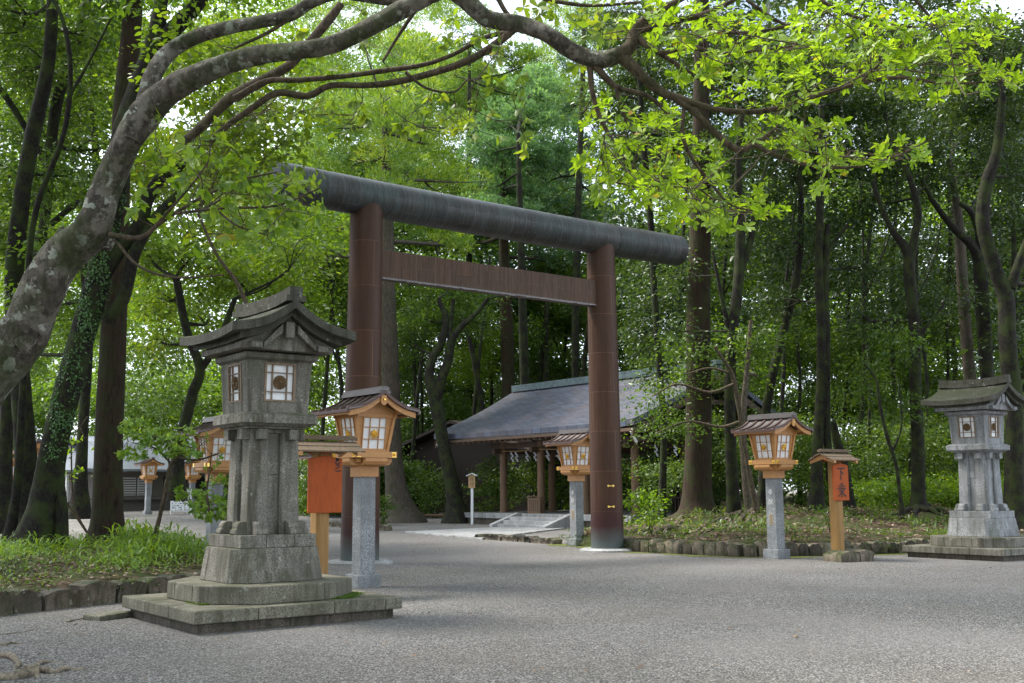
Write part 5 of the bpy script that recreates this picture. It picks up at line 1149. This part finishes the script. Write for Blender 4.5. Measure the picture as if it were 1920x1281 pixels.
tree('dense dark evergreen crown hanging above the right end of the torii beam', 37, [[(1240, 965, 14), (1244, 800, 12), (1230, 600, 12), (1220, 420, 12), (1205, 250, 11), (1195, 60, 9)]],
     [(1180, 60, 80, 60), (1230, 150, 80, 60), (1150, 180, 60, 50), (1280, 260, 60, 50), (1180, 280, 60, 40), (1330, 50, 60, 50), (1240, 480, 50, 40), (1210, 620, 50, 50), (1250, 700, 60, 34), (1230, 560, 50, 40)], 'dark', 'b_dark', dens=1.1)
tree('evergreen with low leafy boughs drooping over the hall gable', 30, [[(1420, 960, 10), (1400, 860, 9), (1385, 760, 9), (1372, 700, 8), (1340, 650, 5)], [(1388, 790, 6), (1350, 800, 5), (1290, 790, 4), (1230, 812, 2)], [(1376, 720, 6), (1330, 735, 5), (1270, 720, 4), (1225, 742, 2)], [(1372, 700, 5), (1330, 690, 4), (1290, 700, 2)]],
     [(1240, 730, 50, 20), (1300, 700, 50, 20), (1230, 760, 44, 14), (1270, 800, 60, 18), (1210, 815, 40, 10), (1290, 660, 40, 26), (1380, 720, 40, 24), (1400, 640, 40, 30)], 'mid', 'b_twig', dens=.8, leaf=.10, limbs=False)
# sapling in the left bed
W = []; tz = gz(286, 1042, .38)
t3 = thing('maple_sapling', 'slender sapling with a flat spray of fresh green leaves in the left bed', 'sapling', tz); B0 = tz.copy(); ds = float((tz-CAM)@FW); mb = MB()
lim([(286, 1046, 12), (292, 1000, 9), (304, 950, 8), (314, 900, 8), (320, 872, 8), (334, 856, 7), (342, 838, 5), (346, 815, 3)], ds); lim([(318, 880, 4), (316, 850, 3), (320, 820, 3)], ds); lim([(336, 858, 5), (370, 862, 4), (410, 850, 3)], ds-.2); lim([(322, 870, 4), (290, 840, 3), (250, 830, 2)], ds+.2)
lim([(392, 960, 5), (388, 920, 4), (392, 890, 3), (396, 850, 2)], ds-.6)
A1 = [(385, 820, 46, 12), (420, 806, 26, 8), (400, 866, 44, 12), (385, 920, 40, 12)]
A0 = [(320, 812, 46, 14), (280, 822, 46, 14), (250, 800, 30, 16), (345, 850, 36, 12), (250, 850, 30, 12), (310, 835, 60, 16), (380, 935, 45, 14), (420, 900, 26, 12), (350, 925, 30, 12), (400, 960, 40, 16), (430, 950, 22, 20)]
rosettes(A0, ds, 62, .085, 'l_grass', 'foliage', (6, 10), parent=t3, org=B0, spread=.35, shape='lance', upb=.2)
rosettes(A1, ds, 16, .075, 'l_grass', 'foliage', (5, 8), parent=t3, org=B0, spread=.3, shape='lance', upb=.2)
mb.build('stem', M['b_twig'], t3)
W = []; tz = gz(170, 1010, .38); t4 = thing('broadleaf_sapling', 'thin upright sapling with large leaves between the fig-wrapped trunk and the cedar', 'sapling', tz); B0 = tz.copy(); mb = MB(); ds = float((tz-CAM)@FW)
lim([(172, 1012, 4), (140, 950, 3), (134, 860, 3), (138, 820, 2), (165, 780, 2)], ds); lim([(172, 1012, 4), (110, 920, 3)], ds+.2); lim([(170, 1010, 4), (190, 940, 3), (205, 900, 2)], ds)
rosettes([(130, 900, 30, 14), (165, 895, 30, 18), (150, 840, 34, 20), (190, 800, 30, 20), (110, 890, 16, 12)], ds, 7, .15, 'l_fresh', 'foliage', (4, 7), parent=t4, org=B0, spread=.3, shape='lance', upb=.3)
mb.build('stem', M['b_twig'], t4)
print('leaves in trees', LEAVES)

# ================================================================== SHRUBS, UNDERGROWTH, FAR WOOD
def shrub_mesh(kind, r, h, n, leafL):
    k = KIND[kind]; P, D, N, L_, rr_ = foliage([(np.array([0, 0, h*.55]), r, h*.5, r)], .22 if r < 1.2 else .4, n, k[1], 1.0, .2, leafL); return (M[k[0]], P, D, N, L_, rr_, k[2])
def shrub(name, label, loc, kind, r, h, n=26, leafL=.09, group=None, cat='shrub'):
    t = thing(name, label, cat, loc, 0, group); a = shrub_mesh(kind, r, h, n, leafL); leaves('foliage', a[0], a[1], a[2], a[3], a[4], a[5], a[6], t)
    mb = MB()
    for k in range(5):
        e = rng.normal(size=3)*[r*.4, r*.4, 0]+[0, 0, h*.75]; mb.tube(spline([(0, 0, -.1), e*.5+rng.normal(size=3)*.05, e], 3), np.linspace(.02*max(.5, h/2), .005, 7), 5, 0, 0, False)
    mb.build('stem', M['b_twig'], t); return t
s_a = shrub('shrub', 'dark leafy shrub standing in front of the dark storehouse wall', at(815, 955, 55)*[1, 1, 0], 'under', 1.3, 2.6, 26, .12)
shrub('shrub', 'small bright green shrub at the foot of the right gate pillar, on the bank', at(1215, 985, 29)*[1, 1, 0]+[0, 0, .5], 'fresh', .55, 1.0, 24, .11)
shrub('shrub', 'upright glossy seedling on the bank before the hall podium', at(1222, 998, 27.6)*[1, 1, 0]+[0, 0, .45], 'fresh', .28, .75, 22, .12)
shrub('shrub', 'airy green shrub with open branches left of the hall columns', at(925, 958, 50)*[1, 1, 0], 'mid', 1.1, 3.0, 22, .12)
shrub('shrub', 'fern-like shrub beside the base of the knotted fir', at(716, 968, 47)*[1, 1, 0], 'mid', .5, 1.3, 26, .13)
shrub('shrub', 'small leafy seedling growing right of the lettered lantern post', at(1556, 1000, 26)*[1, 1, 0]+[0, 0, .55], 'mid', .22, .5, 20, .08)
shrub('hedge', 'dark clipped bush low at the left edge against the mossy wall', gz(14, 1118, .05), 'dark', .5, .42, 40, .03, None, 'bush')
shrub('hedge', 'dark green bush behind the dark stone lantern, right of the half hidden wooden lantern', at(440, 950, 31)*[1, 1, 0]+[0, 0, .1], 'dark', .9, 2.4, 30, .09, None, 'bush')
def masses(name, label, specs, kind, leaf, rc, m_, kind_='stuff', dens=1.):
    wb = [pblob(*s) for s in specs]; k = KIND[kind]; P, D, N, L_, rr_ = foliage(wb, rc, m_, k[1], dens, .3, leaf)
    o = leaves(name, M[k[0]], P, D, N, L_, rr_, k[2]); tag(o, kind='stuff'); return o
rs = random.Random(12)
# understorey on the right bank and behind the hall
sp = []
for k in range(54): px = 1225+k*14+rs.uniform(-10, 10); d = rs.uniform(37, 46); sp.append((px, rs.uniform(780, 915), rs.uniform(30, 55), rs.uniform(22, 40), d))
masses('undergrowth', '', sp, 'under', .115, .45, 26)
sp = []
for k in range(40): px = 1220+k*18+rs.uniform(-10, 10); d = rs.uniform(44, 56); sp.append((px, rs.uniform(560, 800), rs.uniform(36, 60), rs.uniform(24, 44), d))
masses('undergrowth', '', sp, 'mid', .13, .5, 24)
sp = []
for k in range(34): px = 1590+k*10.5+rs.uniform(-8, 8); d = rs.uniform(33.5, 40); sp.append((px, rs.uniform(905, 935), rs.uniform(20, 34), rs.uniform(14, 26), d))
masses('undergrowth', '', sp, 'fresh', .11, .4, 26)
sp = []
for k in range(46): px = 730+k*12+rs.uniform(-8, 8); d = rs.uniform(62, 74); sp.append((px, rs.uniform(580, 860), rs.uniform(34, 54), rs.uniform(26, 44), d))
masses('undergrowth', '', sp, 'mid', .19, .7, 24)
sp = []
for k in range(20): px = 950+k*17+rs.uniform(-8, 8); d = rs.uniform(50, 58); sp.append((px, rs.uniform(880, 945), rs.uniform(24, 40), rs.uniform(18, 34), d))
masses('undergrowth', '', sp, 'under', .15, .6, 24)
sp = []
for k in range(44): px = -20+k*16+rs.uniform(-8, 8); d = rs.uniform(80, 96); sp.append((px, rs.uniform(600, 850), rs.uniform(40, 60), rs.uniform(30, 50), d))
masses('undergrowth', '', sp, 'fresh', .26, .9, 24)
# the distant wood: layers of crowns at increasing depth
for nm, n_, x0, x1, y0, y1, d0, d1, kd, lf, rc, mm, dn in (
        ('distant_wood', 80, -40, 600, -40, 640, 42, 60, 'fresh', .20, .8, 26, .8), ('distant_wood', 44, -40, 640, 330, 760, 55, 75, 'mid', .24, .9, 26, .8),
        ('distant_wood', 60, 540, 1160, 300, 640, 66, 84, 'mid', .27, 1., 24, .9), ('distant_wood', 30, 560, 1120, 120, 420, 78, 92, 'camphor', .28, 1., 30, .8),
        ('distant_wood', 90, 1140, 1960, 60, 620, 44, 60, 'dark', .20, .8, 24, .8), ('distant_wood', 60, 1180, 1960, 380, 760, 58, 76, 'fresh', .26, .9, 24, .9),
        ('distant_wood', 60, 1180, 1960, 100, 500, 64, 84, 'mid', .28, 1., 24, .7)):
    sp = [(rs.uniform(x0, x1), rs.uniform(y0, y1), rs.uniform(45, 75), rs.uniform(32, 55), rs.uniform(d0, d1)) for _ in range(n_)]
    masses(nm, '', sp, kd, lf, rc, mm, dens=dn)

for nm, n_, x0, x1, y0, y1, d0, d1, kd, lf, rc, mm, dn in (
        ('distant_wood', 90, 540, 1140, -60, 470, 72, 84, 'cedar', .26, .95, 130, .75), ('distant_wood', 50, -60, 780, 700, 925, 88, 104, 'mid', .32, 1.1, 24, .9),
        ('distant_wood', 60, 700, 1960, 760, 945, 62, 84, 'mid', .28, 1.0, 24, 1.), ('undergrowth', 26, 560, 760, 860, 950, 56, 62, 'mid', .15, .5, 24, 1.), ('undergrowth', 26, 1420, 1960, 780, 930, 44, 56, 'fresh', .18, .6, 24, .9)):
    sp = [(rs.uniform(x0, x1), rs.uniform(y0, y1), rs.uniform(45, 75), rs.uniform(26, 44), rs.uniform(d0, d1)) for _ in range(n_)]
    masses(nm, '', sp, kd, lf, rc, mm, dens=dn)

for nm, n_, x0, x1, y0, y1, d0, d1, kd, lf, rc, mm, dn in (
        ('distant_wood', 80, 1130, 1990, 300, 940, 86, 106, 'fresh', .40, 1.3, 24, .9), ('distant_wood', 50, 540, 1140, 420, 760, 90, 108, 'mid', .40, 1.3, 24, .9), ('distant_wood', 40, -80, 560, 420, 900, 104, 120, 'fresh', .42, 1.4, 24, .8),
        ('distant_wood', 36, 1200, 2300, -400, 0, 34, 60, 'dark', .32, 1., 24, .7), ('distant_wood', 26, -500, 420, -420, 0, 30, 50, 'mid', .32, 1., 24, .6), ('distant_wood', 40, 1960, 2900, 0, 850, 28, 60, 'dark', .3, 1., 24, .7)):  # first two masses sit unseen above the frame, added to darken the forest
    sp = [(rs.uniform(x0, x1), rs.uniform(y0, y1), rs.uniform(50, 85), rs.uniform(36, 60), rs.uniform(d0, d1)) for _ in range(n_)]
    masses(nm, '', sp, kd, lf, rc, mm, dens=dn)

for nm, n_, x0, x1, y0, y1, d0, d1, kd, lf, rc, mm in (('distant_wood', 80, 1280, 1980, 440, 905, 62, 76, 'dark', .24, .9, 24), ('distant_wood', 26, 560, 840, -60, 170, 60, 70, 'cedar', .24, .9, 120), ('roadside_canopy', 34, 230, 560, 60, 440, 24, 34, 'yellow', .11, .5, 22), ('roadside_canopy', 26, -60, 260, -40, 560, 30, 40, 'mid', .13, .5, 24), ('roadside_canopy', 30, 1500, 1990, -80, 240, 38, 50, 'dark', .17, .7, 24)):
    sp = [(rs.uniform(x0, x1), rs.uniform(y0, y1), rs.uniform(40, 70), rs.uniform(28, 48), rs.uniform(d0, d1)) for _ in range(n_)]
    masses(nm, '', sp, kd, lf, rc, mm, dens=.8)
for k, (px, w, d, lean) in enumerate(((1455, 9, 42, 30), (1500, 7, 46, -12), (1608, 10, 44, 24), (1632, 6, 40, -14), (1668, 9, 48, 10), (1742, 8, 42, -26), (1768, 7, 47, 16), (1790, 11, 50, -8), (1345, 8, 45, 20), (1268, 9, 47, 14), (1235, 7, 52, -12), (1920, 12, 44, -20), (1575, 6, 52, 30), (1704, 6, 38, 18))):
    tree('slim dark trunk standing deep among the trees of the right forest', d, [[(px, 950, w*1.3), (px+lean*.2, 820, w), (px+lean*.35+4, 700, w*.9), (px+lean*.7-4, 560, w*.85), (px+lean, 430, w*.7), (px+lean*1.6, 300, w*.5)], [(px+lean*.7-4, 560, w*.5), (px+lean*.7+30, 480, w*.35), (px+lean+50, 400, w*.25)]], [], 'dark', 'b_dark', 'forest_tree', 'slim trunks deep in the right forest', sides=7)
for k, (px, w, d, lean) in enumerate(((770, 8, 58, 30), (795, 6, 66, -20), (880, 8, 60, 26), (925, 7, 68, -16), (1045, 7, 70, 18), (645, 9, 60, -20), (600, 8, 58, 20), (560, 7, 64, -14))):
    tree('slim mossy trunk standing in the wood behind the gate and hall', d, [[(px, 940, w*1.3), (px+lean*.2, 820, w), (px+lean*.4+3, 720, w*.9), (px+lean, 600, w*.8), (px+lean*1.5, 480, w*.5)], [(px+lean*.6, 680, w*.5), (px+lean*.6-26, 610, w*.35)]], [], 'dark', 'b_dark', 'forest_tree', 'slim trunks behind the gate and hall', sides=7)

# ------------------------------------------------------------------ ground cover
def scatter(name, mat, shape, pts, L0, lv, up, spread, m_, rc, rnd=None, zoff=0., hz=0.):
    P, D, N, L_, Rn = [], [], [], [], []
    for x, y, z, s in pts:
        n = max(2, int(m_*s)); g = rng.normal(size=(n, 3))*[rc, rc, .2*rc]; a = rng.random(n)*2*PI; el = rng.uniform(*up, n)
        d_ = np.stack([np.cos(a)*np.cos(el), np.sin(a)*np.cos(el), np.sin(el)], 1); P.append(np.array([x, y, z+zoff])+np.abs(g)*[0, 0, 1]+g*[1, 1, 0]+np.stack([0*a, 0*a, rng.random(n)**.8*hz*s**2], 1)); D.append(d_)
        nn = np.stack([-np.cos(a)*np.sin(el), -np.sin(a)*np.sin(el), np.cos(el)], 1)+rng.normal(size=(n, 3))*(.2); N.append(nn); L_.append(L0*s*rng.uniform(1-lv, 1+lv, n)); Rn.append(np.clip(rng.random()*.5+rng.random(n)*.5, 0, 1))
    o = leaves(name, mat, np.concatenate(P), np.concatenate(D), np.concatenate(N), np.concatenate(L_), np.concatenate(Rn), shape); tag(o, kind='stuff'); return o
pts = []
while len(pts) < 3000:
    x, y = rng.uniform(-9, 9.6), rng.uniform(12, 28); s = poly_d(BEDL, x, y)
    if s < .25: continue
    cl = math.sin(x*1.9+.5*y)*math.sin(y*1.6+1-.4*x)+.35*math.sin(x*5.1)*math.sin(y*4.3); tall = (x*RT[0]+y*RT[1])/(x*FW[0]+y*FW[1]) > -.352; dens = (.16+.6*sstep(-.2, .5, cl) if not tall else .12+.85*sstep(-.4, .3, cl)); dens *= sstep(0, 1.6, s)*.8+.2
    if rng.random() < dens: pts.append((x, y, bed_z(x, y), (.45+.35*sstep(.3, 2.5, s)+.45*rng.random()**2 if tall else .36+.22*sstep(0, 3, s)+.35*rng.random()**3)))
scatter('grass', M['l_grass'], 'blade', pts, .17, .45, (-.5, .9), 0, 24, .15, hz=.34)
pts = []
while len(pts) < 3000:
    x, y = rng.uniform(-9, 9.6), rng.uniform(12, 28)
    if poly_d(BEDL, x, y) > .12: pts.append((x, y, bed_z(x, y), 1))
scatter('leaf_litter', M['l_litter'], 'dia', pts, .085, .4, (-.1, .4), 0, 4, .15, zoff=.012)
scatter('ground_cover', M['l_under'], 'dia', [p for p in pts if math.sin(p[0]*2.3)*math.sin(p[1]*2.1) > -.2][:1500], .06, .4, (-.1, 1.1), 0, 13, .12, zoff=.03)
pts = []; pt2 = []
while len(pts) < 3600:
    x, y = rng.uniform(18.5, 40), rng.uniform(9, 34); s = poly_d(BANK, x, y)
    if s < .1: continue
    pts.append((x, y, bank_z(x, y), 1))
scatter('leaf_litter', M['l_litter'], 'dia', pts, .10, .45, (-.1, .45), 0, 4, .20, zoff=.015)
q_ = [p for p in pts if math.sin(p[0]*1.1)*math.sin(p[1]*.9+.6)+rng.normal()*.6 > -.05][:1500]
scatter('ground_cover', M['l_under'], 'dia', q_, .075, .4, (.0, 1.1), 0, 12, .13, zoff=.03)
scatter('fern', M['l_under'], 'blade', q_[:330], .17, .5, (-.2, 1.1), 0, 12, .12, hz=.16)
# sparse plants on the walls and moss cushions
pts = []
for A_, B_ in list(zip(WL[:-1], WL[1:]))+list(zip(WR[:9], WR[1:10])):
    L_ = math.dist(A_, B_)
    for k in range(int(L_*16)):
        u = rng.random(); x, y = A_[0]+(B_[0]-A_[0])*u, A_[1]+(B_[1]-A_[1])*u
        nx_, ny_ = -(B_[1]-A_[1])/L_, (B_[0]-A_[0])/L_
        if nx_*x+ny_*y > 0: nx_, ny_ = -nx_, -ny_
        if math.sin(x*2.3+y*1.7)+rng.normal()*.4 > -.1: pts.append((x+nx_*.17, y+ny_*.17, rng.uniform(.0, .30), .8))
scatter('wall_moss', M['l_dark'], 'dia', pts, .045, .4, (-1., 1.), 0, 34, .075)
# a few fallen leaves and pale pebbles on the gravel
pts = [(*gz(rng.uniform(-100, 1920), rng.uniform(1045, 1281), 0)[:2], .012, 1) for _ in range(110)]
pts = [p for p in pts if poly_d(BEDL, p[0], p[1]) < -.1 and poly_d(BANK, p[0], p[1]) < -.1]
scatter('fallen_leaves', M['l_litter'], 'dia', pts, .055, .4, (-.1, .3), 0, 2, .3)
b = MB(); g0 = gz(1488, 1194, .012); lf = leaves('fallen_leaf', M['l_litter'], [g0, g0], np.array([[1, .2, .1], [.9, .3, .2]]), np.array([[0, .2, 1], [.1, 0, 1.]]), np.array([.10, .06]), np.array([.99, .985]), 'obov'); tag(lf, 'single orange leaf lying on the open gravel, lower right', 'leaf')

# roots
def roots(name, label, specs, mat, zf, grp=None, fl=.7):
    b = MB()
    for k, (pts_, w) in enumerate(specs):
        P = []
        for i, p in enumerate(pts_):
            P.append((p[0], p[1], zf(p[0], p[1]) + w*fl*(.4 if i < len(pts_)-1 else -.8) + (p[2] if len(p) > 2 else 0)))
        Q = spline(P, 6); n = len(Q); Q = [q+np.array([0, 0, w*.25*math.sin(i*1.1+k)]) for i, q in enumerate(Q)]; b.tube(Q, [w*fl*(1-.65*i/(n-1)) for i in range(n)], 9, .16, k)
    return tag(b.build(name, mat), label, 'tree root', grp)
def gp(px, py, z=0): q = gz(px, py, z); return (q[0], q[1])
pts = [(6.25+.55*u+rng.normal()*.04, 11.74+.55*max(0, u-.35)*1.3+rng.normal()*.03, .252, 1) for u in rng.random(150)] + [(4.86+rng.normal()*.05, 12.05+rng.random()*.5, .252, 1) for _ in range(50)]
scatter('moss_cushion', M['l_under'], 'dia', pts, .022, .3, (-.2, 1.2), 0, 26, .025)
roots('tree_root', 'pale bare roots snaking over the gravel in the lower left corner', [
    ([gp(-60, 1225), gp(10, 1232), gp(35, 1248), gp(10, 1262)], .055), ([gp(-40, 1275), gp(40, 1272), gp(64, 1262), gp(75, 1281)], .075), ([gp(50, 1256), gp(85, 1243), gp(130, 1241)], .035), ([gp(52, 1255), gp(95, 1262), gp(130, 1256), gp(174, 1254)], .045), ([gp(-20, 1205), gp(8, 1210), gp(22, 1206), gp(50, 1208)], .03), ([gp(72, 1228), gp(92, 1222)], .014), ([gp(125, 1167), gp(150, 1161), gp(166, 1162)], .020), ([gp(140, 1171), gp(158, 1167)], .01), ([gp(-30, 1193), gp(20, 1188), gp(60, 1182), gp(86, 1172)], .010), ([gp(140, 1188), gp(160, 1186)], .012)], M['b_rootpale'], lambda x, y: 0)
c0 = at(1309, 975, 33.5); c1 = at(1385, 985, 31.4); c2 = at(1412, 985, 31)
def rt(c, px, py, w, mids=0): 
    e = at(px, py, 26.5+rs.uniform(-.6, .6)); P = []
    for i in range(5):
        u = i/4; P.append((c[0]+(e[0]-c[0])*u+rs.uniform(-.16, .16), c[1]+(e[1]-c[1])*u+rs.uniform(-.16, .16)))
    return (P, w)
roots('tree_root', 'long bare roots spreading from the massive cedar down the right bank', [rt(c0, 1210, 1010, .13), rt(c0, 1195, 1000, .10), rt(c0, 1225, 1020, .10), rt(c1, 1240, 1010, .09), rt(c1, 1270, 1020, .09), rt(c1, 1290, 1015, .07), rt(c1, 1330, 1022, .09)], M['b_root'], bank_z)
roots('tree_root', 'tangled arching roots under the pale knotty stem', [rt(c2, 1345, 1015, .10), rt(c2, 1375, 1020, .09), rt(c2, 1300, 1005, .08), rt(c2, 1430, 1012, .08), rt(c2, 1440, 985, .10), rt(c2, 1360, 1000, .10), rt(c1, 1350, 1000, .10)], M['b_root'], bank_z)
tz = at(1722, 980, 32.3); roots('tree_root', 'dark root mound at the foot of the tall tree left of the pale stone lantern', [([(tz[0], tz[1]), (tz[0]+dx*.5, tz[1]+dy*.5), (tz[0]+dx, tz[1]+dy)], .16) for dx, dy in ((-.9, -.4), (.4, -1.1), (-.3, -1.2), (1., -.2), (-1.2, .3))], M['b_dark'], bank_z)
# long pole edging the gravel behind the trunk
b = MB(); b.tube([at(640, 975, 47), at(700, 972, 47.5)], [.06, .06], 8); b.tube([at(770, 967, 51), at(862, 966, 52)], [.06, .05], 8); tag(b.build('edging_pole', M['column']), 'thin log edging lying along the far gravel on both sides of the knotted fir', 'log')
print('meshes', len(bpy.data.meshes), 'objects', len(bpy.data.objects))
